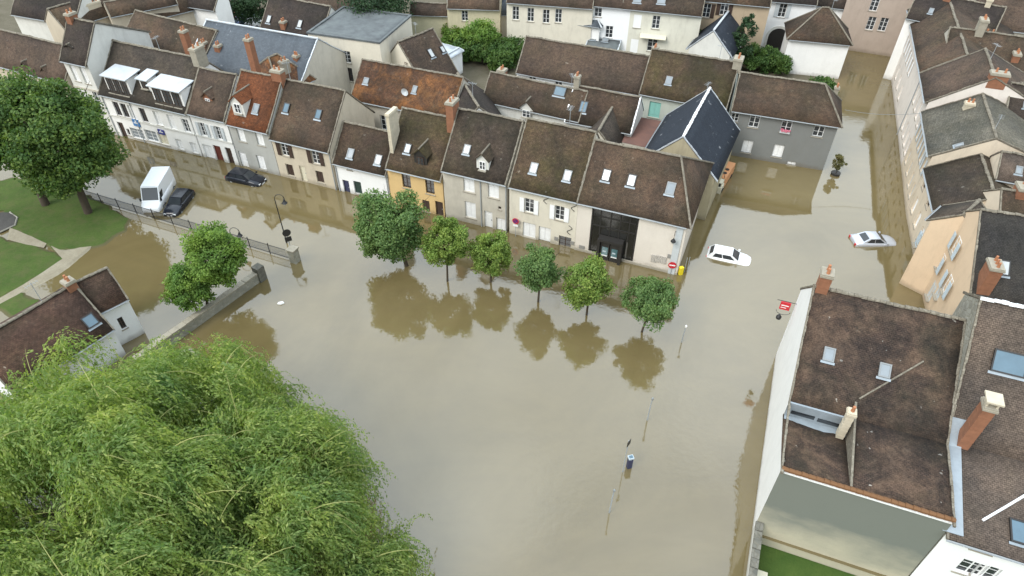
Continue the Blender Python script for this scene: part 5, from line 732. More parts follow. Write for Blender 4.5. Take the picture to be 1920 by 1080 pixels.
            for q in range(len(a1)-1): f.poly([a1[q], a2[q], a2[q+1], a1[q+1]]); f.poly([a1[q], a1[q+1], (a1[q+1][0], 0, a1[q+1][2]), (a1[q][0], 0, a1[q][2])]); f.poly([a2[q], (a2[q][0], 0, a2[q][2]), (a2[q+1][0], 0, a2[q+1][2]), a2[q+1]])
            f.build('arch_surround', 'white_grey', g)
        elif k == 'pilaster':
            b = MB(); b.box(it['x']-.28, it['x']+.3, -.12, -.004, -1.1, ze-.2); b.build('pilaster', 'p_pale_grey', R)
            pl = MB(); pl.box(.0, W_, -.1, -.004, -1.1, .28); pl.build('plinth', 'stone', R)
        elif k == 'portal':
            x0, x1, z1 = it['x0'], it['x1'], it['z1']; w = x1-x0; f = MB(); y = .06
            f.box(x0, x1, y-.04, y+.08, z1-.16, z1); f.box(x0, x0+.14, y-.04, y+.08, z0, z1-.16); f.box(x1-.14, x1, y-.04, y+.08, z0, z1-.16)
            for q in (.2, .42, .62, .82): f.box(x0+w*q-.06, x0+w*q+.06, y-.02, y+.06, 2.2, z1-.16)
            f.box(x0+.14, x1-.14, y-.03, y+.07, z1-1.0, z1-.9); f.box(x0+.14, x1-.14, y-.03, y+.07, 3.2, 3.32)
            po = f.build('portal', 'p_dark', R)
            for a, b_ in zip((0.03, .2, .42, .62, .82), (.2, .42, .62, .82, .97)):
                for c, e in ((z0, 3.2), (3.32, z1-1.0), (z1-.9, z1-.16)):
                    g = MB(); g.box(x0+w*a+.06, x0+w*b_-.06, y+.02, y+.035, c, e); g.build('pane', 'g_portal', po)
            f = MB(); a, b_ = x0+w*.22, x0+w*.76
            f.box(a, a+.25, -.75, y-.042, z0, 2.15); f.box(b_-.25, b_, -.75, y-.042, z0, 2.15); f.box(a, b_, -.75, y-.042, 2.15, 2.4); f.build('porch', 'p_dark', R)
            for q in (0, 1):
                g = MB(); c = a+.25+(b_-a-.5)*q/2; e = c+(b_-a-.5)/2; g.box(c+.04, e-.04, -.5, -.46, z0, 2.12); dd_ = g.build('door', 'p_dark', R)
                g = MB(); g.box(c+.2, e-.14, -.515, -.502, .55, 1.5); g.build('pane', 'g_teal', dd_)
                g = MB(); g.box(c+.2, e-.14, -.53, -.517, .5, .62); g.build('notice', 'p_white', dd_)
                g = MB(); g.box(c+.3, e-.3, -.53, -.517, .95, 1.1); g.build('notice', 'p_pale_blue', dd_)
        elif k == 'slot':
            x0, x1, y = it['x0'], it['x1'], it['y']; zz = main_z(y); p = pitch_at(y)
            b = MB(); b.box(max(x0, .15), x1, -.1, .35, .0, .34); s_ = b.build('dormer', 'zinc', R, loc=(0, y, zz), rot=(p*.3, 0, 0))
            g = MB(); g.box(max(x0, .15)+.25, x1-.9, -.125, -.102, .08, .26); g.build('pane', 'g_dark', s_)
            g = MB(); g.box(max(x0, .15)-.1, x1+.1, -.6, -.13, .02, .06); g.build('flashing', 'zinc', s_)
            g = MB(); g.box(x1+.02, x1+.16, -1.6, .9, -.2, .42); g.build('cheek', 'mortar', s_)
        elif k == 'flash':
            (xa, ya), (xb, yb) = it['a'], it['b']; b = MB(); pts = [(xa+(xb-xa)*q/8, ya+(yb-ya)*q/8, 0) for q in range(9)]
            pts = [(p[0], p[1], main_z(p[1])+.03+wob(o, p[0], p[1])) for p in pts]
            b.tube(pts, .07 if it.get('wh') else .06, 5); b.build('flashing', 'paint_white' if it.get('wh') else 'mortar', R)
    return R
for d in HOUSES: build_house(d)
# ------------------------------------------------------------------ setting: water, ground, park
def sheet_poly(name, pts, z, mat, kind='structure', drop=0.0, parent=None):
    b = MB(); b.poly([(p[0], p[1], z) for p in pts], [(p[0], p[1]) for p in pts])
    n = len(pts); c = Vector((sum(p[0] for p in pts)/n, sum(p[1] for p in pts)/n, 0))
    if drop:
        for i in range(n):
            a, e = Vector((*pts[i][:2], 0)), Vector((*pts[(i+1) % n][:2], 0)); ao = a+(a-c).normalized()*.9; eo = e+(e-c).normalized()*.9
            b.poly([(a.x, a.y, z), (ao.x, ao.y, z-drop), (eo.x, eo.y, z-drop), (e.x, e.y, z)])
    o = b.build(name, mat, parent)
    if parent is None: o['kind'] = kind
    # consistent upward normals
    me = o.data
    if me.polygons[0].normal.z < 0: me.flip_normals()
    return o
def wavy(pts, step=.5, amp=.18):
    out = []
    for i in range(len(pts)):
        a, b = Vector(pts[i][:2]), Vector(pts[(i+1) % len(pts)][:2]); n = max(1, int((b-a).length/step))
        for k in range(n):
            p = a.lerp(b, k/n); out.append((p.x+amp*noise.noise(Vector((p.x*.9, p.y*.9, 1))), p.y+amp*noise.noise(Vector((p.x*.9, p.y*.9, 7)))))
    return out
sheet_poly('ground', [(-1500, -1500), (1500, -1500), (1500, 1500), (-1500, 1500)], -1.3, 'soil')
fo = Vector((*PT['fg_o'][0][:2], 0)); fa, fn = (Vector((*p[:2], 0)) for p in PT['fg_ax'])
gp = lambda a, c: tuple((fo+fa*a+fn*c)[:2])
wm = MB()      # the sheet stops at the garden wall on the right
for x0, x1, y0, y1 in ((-1200, .2, -1200, 1200), (.2, 1200, -.2, 1200), (40, 1200, -1200, -.2), (.2, 40, -1200, -30)):
    wm.poly([(*gp(x0, y0), 0), (*gp(x1, y0), 0), (*gp(x1, y1), 0), (*gp(x0, y1), 0)])
wm.build('flood_water', 'flood_water', None, kind='structure')
O_, A_, N_ = (Vector((*p[:2], 0)) for p in PT['row'])
rowp = lambda s, t_, z=0: tuple(O_+A_*s+N_*t_+Vector((0, 0, z)))
sheet_poly('garden_ground', [rowp(-75, 4)[:2], rowp(13, 4)[:2], rowp(13, 8)[:2], (22, 68), (24, 70), (33.5, 67), (38, 84), (46, 92), (45, 170), (-160, 170), (-120, 85)], .06, 'soil')
sheet_poly('courtyard_ground', [(57, 92), (48, 72), (43, 58), (39, 42), (120, 20), (160, 120), (70, 130)], .06, 'concrete')
sheet_poly('back_lawn', [(-20, 88), (-12, 87), (-9, 97), (-19, 99)], .08, 'garden_grass')
for nm in ('lawn1', 'lawn2', 'lawn3'): sheet_poly('lawn', wavy(PT[nm], .4, .45), .10, 'grass', drop=.22)
sheet_poly('path', wavy(PT['path1'], .6, .08), .114, 'gravel'); sheet_poly('path', wavy(PT['path2'], .6, .06), .118, 'gravel', drop=.2)
sheet_poly('asphalt_pad', PT['disc'], .122, 'asphalt')
kb = MB(); dp = [Vector((p[0], p[1], .14)) for p in PT['disc']]; kb.tube(dp[1:5], .09, 5); kb.build('kerb', 'concrete', kind='structure')

# ------------------------------------------------------------------ foliage
def rand_unit(n):
    v = rng.normal(size=(n, 3)); return v/np.linalg.norm(v, axis=1, keepdims=True)
def leaf_quads(c, dirn, nrm, L, Wd):
    t_ = dirn/np.maximum(np.linalg.norm(dirn, axis=1, keepdims=True), 1e-6); s = np.cross(t_, nrm); s /= np.maximum(np.linalg.norm(s, axis=1, keepdims=True), 1e-6)
    L = L[:, None]; Wd = Wd[:, None]
    v = np.stack([c-t_*L*.5, c+s*Wd*.5+t_*L*.05, c+t_*L*.5, c-s*Wd*.5+t_*L*.05], 1).reshape(-1, 3)
    return v
def crown_mesh(name, mat, rx, rz, nclump, per, leaf, csize=.3, hollow=.5, flat_top=0.0):
    d = rand_unit(nclump); seed = rng.uniform(0, 50)
    lump = np.array([1+.3*noise.noise(Vector((x*1.4+seed, y*1.4, z*1.4)))+.14*noise.noise(Vector((x*4+seed, y*4, z*4))) for x, y, z in d])
    r = (hollow+(1-hollow)*rng.random(nclump)**.6)*lump
    cc = d*r[:, None]*np.array([rx, rx, rz])*(1-csize*.6)
    cs = csize*rx*rng.uniform(.6, 1.3, nclump)
    idx = np.repeat(np.arange(nclump), per); n = len(idx)
    off = rand_unit(n)*(rng.random(n)**.45)[:, None]*cs[idx][:, None]*np.array([1, 1, .8])
    c = cc[idx]+off
    out = c/np.array([rx, rx, rz])
    nrm = out*.7+rand_unit(n)*.8+np.array([0, 0, .5]); dirn = rand_unit(n)+np.array([0, 0, -.25])
    L = leaf*rng.uniform(.7, 1.4, n); v = leaf_quads(c, dirn, nrm, L, L*.7)
    q = np.arange(4*n).reshape(-1, 4); return np_mesh(name, v, q, mat)
def limb_mesh(top, rx, rz, n, r0, zb=-1.2, off=(0, 0)):
    b = MB(); ox, oy = off; b.tube([(0, 0, zb), (.04, .02, zb*.2), (ox*.4+.02*top, oy*.4-.03*top, top*.55), (ox, oy, top+rz*.3)], [r0*1.25, r0, r0*.75, r0*.3], 8)
    for k in range(n):
        a = 2*math.pi*(k+random.random()*.6)/n; s = random.uniform(.45, .85); z1 = top-rz*random.uniform(.35, .75)
        e = Vector((ox+math.cos(a)*rx*s, oy+math.sin(a)*rx*s, top+rz*random.uniform(-.3, .6))); st = Vector((ox*.5, oy*.5, max(.3, z1)))
        m = st.lerp(e, .5)+Vector((0, 0, .12*rx)); b.tube([st, m, e], [r0*.45, r0*.28, r0*.08], 5)
        for q in range(2):
            e2 = e+Vector((random.uniform(-.4, .4)*rx, random.uniform(-.4, .4)*rx, random.uniform(0, .4)*rz)); b.tube([m, m.lerp(e2, .6), e2], [r0*.2, r0*.13, r0*.04], 4)
    return b
def tree(name, label, loc, zc, rx, rz, leafm, bark, nclump, per, leaf, r0, group=None, cat='tree', nl=6, csize=.3, off=(0, 0), zb=-1.2):
    t_ = thing(name, label, cat, (loc[0], loc[1], 0), 0, group)
    limb_mesh(zc, rx, rz, nl, r0, zb, off).build('trunk', bark, t_, True)
    link('crown', crown_mesh('crown', leafm, rx, rz, nclump, per, leaf, csize), t_, (off[0], off[1], zc))
    return t_
names = ['largest lime tree, broad dark green crown in front of the yellow house', 'second lime tree of the waterside row, just right of the largest one', 'yellow-green lime tree third in the row, before the old stone house', 'fourth lime tree of the row, standing before the cream house',
         'bright lime tree fifth in the row, before the dark glazed portal', 'rightmost lime tree of the row, with a wide flat crown']
for i, ((x, y), (cx, cy, cz), (rx, rz)) in enumerate(zip(PT['limes'], PT['lime_c'], PT['lime_r'])):
    big = i == 0
    tree('lime_tree', names[i], (x, y), cz-.12, rx*1.05, rz*(1.08 if i < 5 else .95), 'leaf_green' if i in (0, 5, 3) else 'leaf_lime', 'bark', 150 if big else 80, 210 if big else 170, .2 if big else .165, .2 if big else .1, 'lime trees along the flooded quay', nl=8 if big else 6, csize=.26, off=(cx-x, cy-y))
tree('chestnut_tree', 'tall dark green tree on the park lawn beside the iron railing', PT['chestnut_b'][0][:2], PT['chestnut'][0][2], PT['chestnut_r'][0][0]*.9, PT['chestnut_r'][0][1]*.9, 'leaf_dark', 'bark', 300, 190, .27, .4, 'park trees at the left edge', nl=9, csize=.22, off=(PT['chestnut'][0][0]-PT['chestnut_b'][0][0], PT['chestnut'][0][1]-PT['chestnut_b'][0][1]))
tree('chestnut_tree', 'dark green tree at the left edge behind the other park tree', PT['chestnut_b'][1][:2], PT['chestnut'][1][2], PT['chestnut_r'][1][0]*.92, PT['chestnut_r'][1][1]*.95, 'leaf_dark', 'bark', 230, 170, .28, .4, 'park trees at the left edge', nl=8, csize=.24, off=(PT['chestnut'][1][0]-PT['chestnut_b'][1][0], PT['chestnut'][1][1]-PT['chestnut_b'][1][1]))
(px_, py_, pz_), (qx, qy, qz) = PT['pair']; (r1, r2_), (r3, r4) = PT['pair_r']
tree('young_tree', 'taller light green tree in the water beside the stone wall', PT['pair_b'][0][:2], pz_, r1, r2_, 'leaf_pair', 'bark', 120, 180, .19, .14, 'light green trees by the stone wall', off=(px_-PT['pair_b'][0][0], py_-PT['pair_b'][0][1]), csize=.27)
tree('young_tree', 'shorter light green tree left of the taller one by the stone wall', PT['pair_b'][1][:2], qz, r3, r4*.95, 'leaf_pair', 'bark', 90, 160, .19, .12, 'light green trees by the stone wall', off=(qx-PT['pair_b'][1][0], qy-PT['pair_b'][1][1]), csize=.28)
# garden shrubs and trees behind the rows
BL = ['dark broad tree behind the flat-roofed building', 'dark tree top right of the flat-roofed building', 'round bush in front of low cream garden building', 'yellow-green bush right of low cream building', 'clipped light hedge bush among the garden bushes', 'low yellowish bush beside the plain brown roof', 'light green garden tree in the middle of the gardens', 'lower leafy shrub below the light green garden tree', 'garden shrub left of the broad barn roof', 'small shrub behind the barn near the parasols',
      'clipped dark green hedge beside the white house', 'small cone shrub left of the garden door', 'low shrub at the foot of the cone shrub', 'loose dark green tree right of the cream house', 'tall dark conifer in front of the white house', 'blue-green shrub below the tall conifer', 'pale leafy shrub behind the mossy ridge', 'low shrub under the arched gateway', 'shrub between hipped house and grey house roof', 'left end of the tall hedge by the parked cars', 'middle of the tall hedge by the parked cars', 'thin shrub beside the light green garden tree', 'tiny shrub in front of garden door', 'right end of the tall hedge by the parked cars', 'bush right of the yellow-green bush', 'bush between garden tree and parasols', 'low bush beside the white lean-to', 'low bush behind the dark courtyard wing', 'bush right of the tan house', 'low bush left of the arched gateway']
for i, (x, y, z) in enumerate(PT['bush']):
    r = {0: 4.6, 1: 4.0, 6: 2.6, 13: 2.2, 14: 1.7, 15: 1.9, 19: 3.6, 20: 3.6, 23: 3.6, 8: 2.0, 9: 1.8}.get(i, 2.0); rz = {14: 3.8, 13: 2.6, 11: 1.6, 10: 1.6}.get(i, r*.85)
    m_ = 'leaf_conifer' if i in (0, 1, 10, 11, 14, 19, 20, 23) else 'leaf_pair' if i in (3, 5, 4, 6) else 'leaf_garden'
    zc = max(z, rz*.8)
    tree('garden_tree' if r > 2 else 'garden_shrub', BL[i], (x, y), zc, r, rz, m_, 'bark', 70 if r > 2.1 else 42, 100, .24, .09, 'garden greenery behind the houses', 'tree' if r > 2 else 'shrub', 4, .33, zb=-.2)
# willow in the foreground
wx, wy, wz = PT['willow'][0]; w2 = PT['willow'][1]
wil = thing('weeping_willow', 'huge weeping willow with trailing light green branches in the left foreground', 'tree', (wx, wy, 0))
b = MB(); b.tube([(0, 0, -1.2), (.2, .1, 2), (.1, .3, 5), (.0, .2, 8.5)], [.9, .75, .6, .3], 10)
for k in range(10):
    a = 2*math.pi*k/10+random.uniform(-.2, .2); s = random.uniform(5, 7.5); b.tube([(.1, .2, random.uniform(3.5, 6)), (math.cos(a)*s*.5, math.sin(a)*s*.5, 7.2), (math.cos(a)*s, math.sin(a)*s, random.uniform(6.5, 7.8))], [.35, .22, .07], 6)
b.build('trunk', 'bark', wil, True)
RX, RZ, ZB = 11.4, 8.4, 4.2
NL = 118
fi = np.arange(NL)+.5; fz_ = 1-1.2*fi/NL; fph = fi*2.39996
ld = np.stack([np.sqrt(1-fz_**2)*np.cos(fph), np.sqrt(1-fz_**2)*np.sin(fph), fz_], 1)+rng.normal(size=(NL, 3))*.06; ld /= np.linalg.norm(ld, axis=1, keepdims=True)
lr = rng.uniform(1.0, 2.3, NL); lf_ = rng.uniform(.66, 1.0, NL)+.1*np.array([noise.noise(Vector((x*2.3, y*2.3, z*2.3+4))) for x, y, z in ld])
lc = ld*lf_[:, None]*np.array([RX, RX, RZ]); lc[:, 2] += ZB
N2 = 75
l2 = rand_unit(N2*3); l2 = l2[l2[:, 2] > -.2][:N2]; c2 = l2*rng.uniform(.7, .95, (len(l2), 1))*np.array([7.4, 7.4, 6.4])+np.array([w2[0]-wx, w2[1]-wy, 4.0])
ld = np.concatenate([ld, l2]); lc = np.concatenate([lc, c2]); lr = np.concatenate([lr, rng.uniform(1.0, 2.0, len(l2))]); NL = len(ld)
NTF = 2300
li = rng.choice(NL, NTF, p=lr**2/np.sum(lr**2)); d = ld[li]*.8+rand_unit(NTF)+np.array([0, 0, .35]); d /= np.linalg.norm(d, axis=1, keepdims=True)
nin = NTF//7
tuft = lc[li]+d*(lr[li]*rng.uniform(.75, 1.05, NTF))[:, None]*np.array([1, 1, .8])
din = rand_unit(nin*2); din = din[din[:, 2] > -.1][:nin]; nin = len(din); tuft[:nin] = din*np.array([RX, RX, RZ])*.62+np.array([0, 0, ZB]); d[:nin] = din     # shaded inner boughs
NS, NP = 14, 26
ti = np.repeat(np.arange(NTF), NS); n = len(ti)
p0 = tuft[ti]+rng.normal(size=(n, 3))*.35
vel = d[ti]*np.array([.8, .8, .35])+(rng.normal(size=(NTF, 3))*.6)[ti]+rng.normal(size=(n, 3))*.2+np.array([.4, .15, .3]); vel /= np.linalg.norm(vel, axis=1, keepdims=True)
Ls = rng.uniform(1.6, 4.0, n)
C_, T_ = [], []
p = p0.copy(); v = vel.copy()
for k in range(NP):
    v = v+np.array([.012, .005, -.17])*(.7+.6*rng.random((n, 1))); v /= np.linalg.norm(v, axis=1, keepdims=True)
    p = p+v*(Ls/NP)[:, None]; C_.append(p+rng.normal(size=(n, 3))*.05); T_.append(v+rng.normal(size=(n, 3))*.28)
c = np.concatenate(C_); tt = np.concatenate(T_); keep = c[:, 2] > .15; c, tt = c[keep], tt[keep]; n = len(c)
L = rng.uniform(.14, .3, n); vq = leaf_quads(c, tt, rand_unit(n)+np.array([0, 0, .7]), L, L*.33)
link('crown', np_mesh('crown', vq, np.arange(4*n).reshape(-1, 4), 'leaf_willow'), wil)
tw = MB()
for k in range(330):
    i = random.randrange(NTF)
    if d[i][2] < .1: continue
    st = Vector(tuft[i])+Vector(d[i])*.15; di = (Vector(d[i])*.6+Vector((random.gauss(.35, .7), random.gauss(.2, .7), random.uniform(.0, .5)))).normalized(); pts = [st.copy()]; q = st.copy(); LL = random.uniform(1.2, 3.0)
    for j in range(6): di = (di+Vector((0, 0, -.2))).normalized(); q = q+di*LL/6; pts.append(q.copy())
    tw.tube(pts, [.03, .026, .022, .018, .014, .01, .006], 4, False)
tw.build('branches', 'willow_twig', wil, kind='stuff')

# ------------------------------------------------------------------ vehicles
def car(name, label, loc, rz, paint, L=4.05, Wd=1.74, H=1.45, kind='hatch', sink=-.55, tilt=(0, 0), group='cars caught in the flood'):
    R = thing(name, label, 'van' if kind == 'van' else 'car', (loc[0], loc[1], sink), rz, group); R.rotation_euler = (tilt[0], tilt[1], rz)
    h = L/2; w = Wd/2
    if kind == 'van': st = [(-h, .93, .95, 1.0), (-h+.08, .98, 1.2, 1.2), (0, 1.0, 1.2, 1.2), (h*.45, 1.0, 1.2, 1.2), (h*.72, .98, 1.18, 1.16), (h*.9, .92, 1.02, 1.0), (h, .78, .72, .7)]
    elif kind == 'hatch': st = [(-h, .86, .72, .74), (-h+.1, .95, .92, .92), (-h*.6, 1.0, .95, .95), (0, 1.0, .94, .94), (h*.42, .99, .92, .95), (h*.72, .96, .84, .88), (h*.92, .86, .7, .74), (h, .7, .55, .58)]
    else: st = [(-h, .84, .72, .74), (-h+.12, .94, .9, .94), (-h*.62, .99, .93, .96), (0, 1.0, .91, .92), (h*.45, .99, .89, .92), (h*.75, .95, .8, .84), (h*.93, .84, .66, .7), (h, .68, .52, .55)]
    b = MB(); ring = []
    for x, ws, zs, zt in st:
        ww = w*ws; pts = [(ww*.9, .2), (ww, .36), (ww*1.0, zs*.72), (ww*.97, zs-.05), (ww*.88, zs+.0), (ww*.45, zt+.025), (0, zt+.035)]
        full = [(x, y, z) for y, z in pts]+[(x, -y, z) for y, z in reversed(pts[:-1])]
        ring.append(len(b.v)); b.v += full; m_ = len(full)
    for k in range(len(st)-1):
        for j in range(m_-1): b.f.append([ring[k]+j, ring[k]+j+1, ring[k+1]+j+1, ring[k+1]+j]); b.uv.append([(0, 0)]*4)
    b.f.append([ring[0]+j for j in range(m_)][::-1]); b.uv.append([(0, 0)]*m_); b.f.append([ring[-1]+j for j in range(m_)]); b.uv.append([(0, 0)]*m_)
    body = b.build('body', paint, R, True)
    # greenhouse
    if kind == 'van': bx = (h*.74, -h+.03); tx = (h*.42, -h+.06); zb_, wb, wt = 1.17, w*.99, w*.93
    elif kind == 'hatch': bx = (h*.45, -h+.12); tx = (h*.08, -h*.72); zb_, wb, wt = .92, w*.92, w*.72
    else: bx = (h*.42, -h*.72); tx = (h*.05, -h*.4); zb_, wb, wt = .9, w*.92, w*.7
    B = [Vector(p) for p in ((bx[0], wb*.9, zb_), (bx[0], -wb*.9, zb_), (bx[1], -wb*.95, zb_), (bx[1], wb*.95, zb_))]
    T = [Vector(p) for p in ((tx[0], wt*.95, H-.04), (tx[0], -wt*.95, H-.04), (tx[1], -wt, H-.06), (tx[1], wt, H-.06))]
    g = MB(); nr = 4
    for i, j in ((0, 1), (1, 2), (2, 3), (3, 0)): g.poly([B[j], B[i], T[i], T[j]])
    cb = MB()
    for i in range(nr):
        for j in range(nr):
            def rp(a, c): 
                p_ = T[0].lerp(T[1], c).lerp(T[3].lerp(T[2], c), a); return p_+Vector((0, 0, .05*math.sin(math.pi*c)*(.4+.6*math.sin(math.pi*a))))
            cb.poly([rp(i/nr, j/nr), rp((i+1)/nr, j/nr), rp((i+1)/nr, (j+1)/nr), rp(i/nr, (j+1)/nr)][::-1])
    cab = g.build('cabin', paint, R); cb.build('roof', paint, R, True)
    def pane(nm, q, mu, mv, parent):
        a, b_, c, d_ = q; P = lambda u, v_: a.lerp(b_, u).lerp(d_.lerp(c, u), v_)
        nrm = (b_-a).cross(d_-a).normalized()*.012
        m2 = MB(); m2.poly([P(mu[0], mv[0])+nrm, P(mu[1], mv[0])+nrm, P(mu[1], mv[1])+nrm, P(mu[0], mv[1])+nrm]); o = m2.build(nm, 'g_dark', parent); return o
    pane('windscreen', (B[1], B[0], T[0], T[1]), (.05, .95), (.12, .92), R)
    if kind != 'van': pane('rear_window', (B[3], B[2], T[2], T[3]), (.1, .9), (.25, .92), R)
    for sgn, q in ((1, (B[0], B[3], T[3], T[0])), (-1, (B[2], B[1], T[1], T[2]))):
        rng_ = ((.04, .22),) if kind == 'van' else ((.1, .5), (.53, .86))
        for u0, u1 in rng_:
            if sgn < 0: u0, u1 = 1-u1, 1-u0
            pane('side_window', q, (u0, u1), (.15 if kind != 'van' else .08, .9 if kind != 'van' else .55), R)
    for s in (-1, 1):
        m2 = MB(); m2.box(h-.22, h-.02, s*w*.55-.14, s*w*.55+.14, .52, .66); m2.build('headlight', 'lamp_clear', R)
        m2 = MB(); m2.box(-h-.015, -h+.1, s*w*.72-.12, s*w*.72+.12, .62, .82); m2.build('tail_light', 'lamp_red', R)
        mz = zb_+.1; m2 = MB(); m2.box(bx[0]-.25, bx[0]-.1, s*(w+.02)-.07, s*(w+.02)+.07, mz-.06, mz+.08+(.15 if kind == 'van' else 0)); m2.build('mirror', paint if kind != 'van' else 'p_black', R)
        for x in (-h*.62, h*.62):
            m2 = MB(); m2.tube([(x, s*(w-.2), .31), (x, s*(w+.01), .31)], .31, 14); wh = m2.build('wheel', 'rubber', R); m2 = MB(); m2.tube([(x, s*(w), .31), (x, s*(w+.022), .31)], .19, 10); m2.build('rim', 'p_steel', wh)
    for x, nm in ((h-.03, 'number_plate'), (-h-.02, 'number_plate')):
        m2 = MB(); m2.box(x, x+.05, -.26, .26, .42, .53); m2.build(nm, 'p_white', R)
    m2 = MB(); m2.box(h-.1, h+.01, -w*.4, w*.4, .33, .4); m2.build('grille', 'p_black', R)
    return R
D2 = math.radians
c_ = PT['car_white'][0]; car('hatchback_car', 'white hatchback afloat in the water right of the pink corner building', c_[:2], c_[2], 'paint_white', sink=-.74, tilt=(D2(2), D2(-1)))
c_ = PT['car_silver'][0]; car('saloon_car', 'silver saloon half under water in the right-hand street', c_[:2], c_[2], 'paint_silver', L=4.35, Wd=1.75, H=1.4, kind='saloon', sink=-.68, tilt=(0, D2(2)))
c_ = PT['car_black'][0]; car('hatchback_car', 'black car parked in floodwater before the grey house', c_[:2], c_[2], 'paint_black', L=4.2, sink=-.42)
c_ = PT['car_dark'][0]; car('hatchback_car', 'black car nose towards the railing beside the white van', c_[:2], c_[2], 'paint_black', L=4.1, sink=-.4)
c_ = PT['van_at'][0]; car('delivery_van', 'white high-roofed delivery van nose towards the railing', c_[:2], c_[2], 'paint_white', L=5.3, Wd=1.95, H=2.5, kind='van', sink=-.42)
for i, (p, col, lab) in enumerate(zip(PT['cars'], ('paint_red', 'paint_blue', 'paint_blue', 'paint_white'), ('red parked car by the hedge at upper left', 'dark blue parked car left of the red one', 'dark blue parked car right of the red one', 'white parked car near the slate roof'))):
    car('parked_car', lab, p[:2], D2(65), col, sink=.06, group='cars parked beside the hedge')
# orange flat-topped vehicle against the slate building
c_ = PT['truck_at'][0]; R = thing('small_truck', 'orange flat-topped truck with cream cab beside the slate-roofed building', 'truck', (c_[0], c_[1], -.5), c_[2])
b = MB(); b.box(-2.6, .9, -.85, .85, .6, 1.7); tb = b.build('body', 'orange_paint', R)
for q in (-.9, -.1):
    b = MB(); b.tube([(q, .45, 1.7), (q, .45, 1.74)], .22, 10); b.build('hatch', 'p_dark', tb)
b = MB(); b.box(.95, 2.1, -.85, .85, .5, 1.2); b.box(1.0, 1.9, -.78, .78, 1.2, 1.65); cb = b.build('cab', 'p_cream', R)
b = MB(); b.box(1.905, 1.93, -.7, .7, 1.22, 1.6); b.build('windscreen', 'g_dark', cb)
b = MB(); b.box(1.1, 1.8, -.805, -.782, 1.22, 1.58); b.build('side_window', 'g_dark', cb)
b = MB(); b.box(-2.6, 2.1, -1.06, -.98, .75, .9); b.build('side_rail', 'p_cream', R)
b = MB(); b.tube([(.3+.5*math.cos(a/8*math.pi), .0+.7*math.cos(a/8*math.pi), 1.7+.5*math.sin(a/8*math.pi)) for a in range(9)], .03, 5); b.build('hoop', 'p_black', R)
for x in (-1.7, 1.4):
    for s in (-.8, .8):
        b = MB(); b.tube([(x, s-.1, .4), (x, s+.1, .4)], .4, 12); b.build('wheel', 'rubber', R)

# ------------------------------------------------------------------ street furniture
def lamp_crook(label, p, side, hgt=None):
    x, y, z = p; R = thing('street_lamp', label, 'street lamp', (x, y, 0), group='street lamps')
    b = MB(); b.tube([(0, 0, -1.2), (0, 0, 1.0), (0, 0, z-.2)], [.08, .06, .04], 8); b.build('pole', 'p_black', R)
    pts = [(side*(.45-.45*math.cos(a)), 0, z-.2+.5*math.sin(a)) for a in [math.pi*1.5*k/14 for k in range(15)]]
    b = MB(); b.tube(pts, .03, 5); b.build('crook', 'p_black', R)
    b = MB(); e = pts[10]; b.tube([(side*.8, 0, z-.25), (side*.8, 0, z-.45), (side*.8, 0, z-.62)], [.06, .14, .26], 10); l_ = b.build('lantern', 'p_black', R)
    b = MB(); b.tube([(side*.8, 0, z-.63), (side*.8, 0, z-.74), (side*.8, 0, z-.82)], [.17, .15, .06], 10); b.build('globe', 'g_bright', l_)
    b = MB(); b.tube([(side*.8, 0, z+.05), (side*.8, 0, z-.26)], .02, 5); b.build('hanger', 'p_black', R)
lamp_crook('black street lamp with curled arm at the end of the railing', PT['lampA'][0], 1)
lamp_crook('low black lantern with round scroll over the railing', PT['lampE'][0], 1)
for k, lab in (('lampB', 'short grey post in the water right of the lime trees'), ('lampC', 'thin grey post standing in open water right of centre'), ('lampD', 'thin grey post nearest to the bottom edge')):
    x, y, z = PT[k][0]; R = thing('post', lab, 'post', (x, y, 0), group='posts standing in open water'); z = max(z, 1.0)
    b = MB(); b.tube([(0, 0, -1.2), (.02, 0, z*.6), (.05, .0, z-.1)], [.05, .045, .04], 7); b.build('pole', 'p_steel', R)
    b = MB(); b.tube([(.05, 0, z-.12), (.06, 0, z+.05), (.06, 0, z+.12)], [.07, .09, .04], 8); b.build('cap', 'p_white' if k == 'lampB' else 'p_grey', R)
x, y, z = PT['signA'][0]; R = thing('road_sign', 'dark round road sign turned away at the end of the railing', 'road sign', (x, y, 0), .5)
b = MB(); b.tube([(0, 0, -1.2), (0, 0, z+.3)], .035, 6); b.build('pole', 'p_steel', R)
b = MB(); b.tube([(0, -.05, z), (0, -.08, z)], .38, 18); b.build('disc', 'p_dark', R)
b = MB(); b.box(-.3, .3, -.09, -.06, z-.95, z-.45); b.build('plate', 'p_dark', R)
x, y, z = PT['noparking'][0]; R = thing('no_parking_sign', 'round red and blue no-parking sign before the cream house', 'road sign', (x, y-.1, 0), -.38)
b = MB(); b.tube([(0, 0, -1.2), (0, 0, z+.3)], .03, 6); b.build('pole', 'p_steel', R)
b = MB(); b.tube([(0, -.04, z), (0, -.06, z)], .33, 20); ds = b.build('disc', 'red_sign', R); b = MB(); b.tube([(0, -.062, z), (0, -.07, z)], .23, 20); b.build('blue_field', 'sign_navy', ds)
b = MB(); b.poly([(-.2, -.075, z+.14), (-.14, -.075, z+.2), (.2, -.075, z-.14), (.14, -.075, z-.2)][::-1]); b.build('red_bar', 'red_sign', ds)
b = MB(); b.box(-.25, .25, -.06, -.04, z-.62, z-.4); b.build('plate', 'p_white', R)
x, y, z = PT['noentry'][0]; R = thing('no_entry_sign', 'red no-entry sign with white bar at the corner of the pink building', 'road sign', (x, y-.2, 0), -.2)
b = MB(); b.tube([(0, 0, -1.2), (0, 0, z+.3)], .03, 6); b.build('pole', 'p_steel', R)
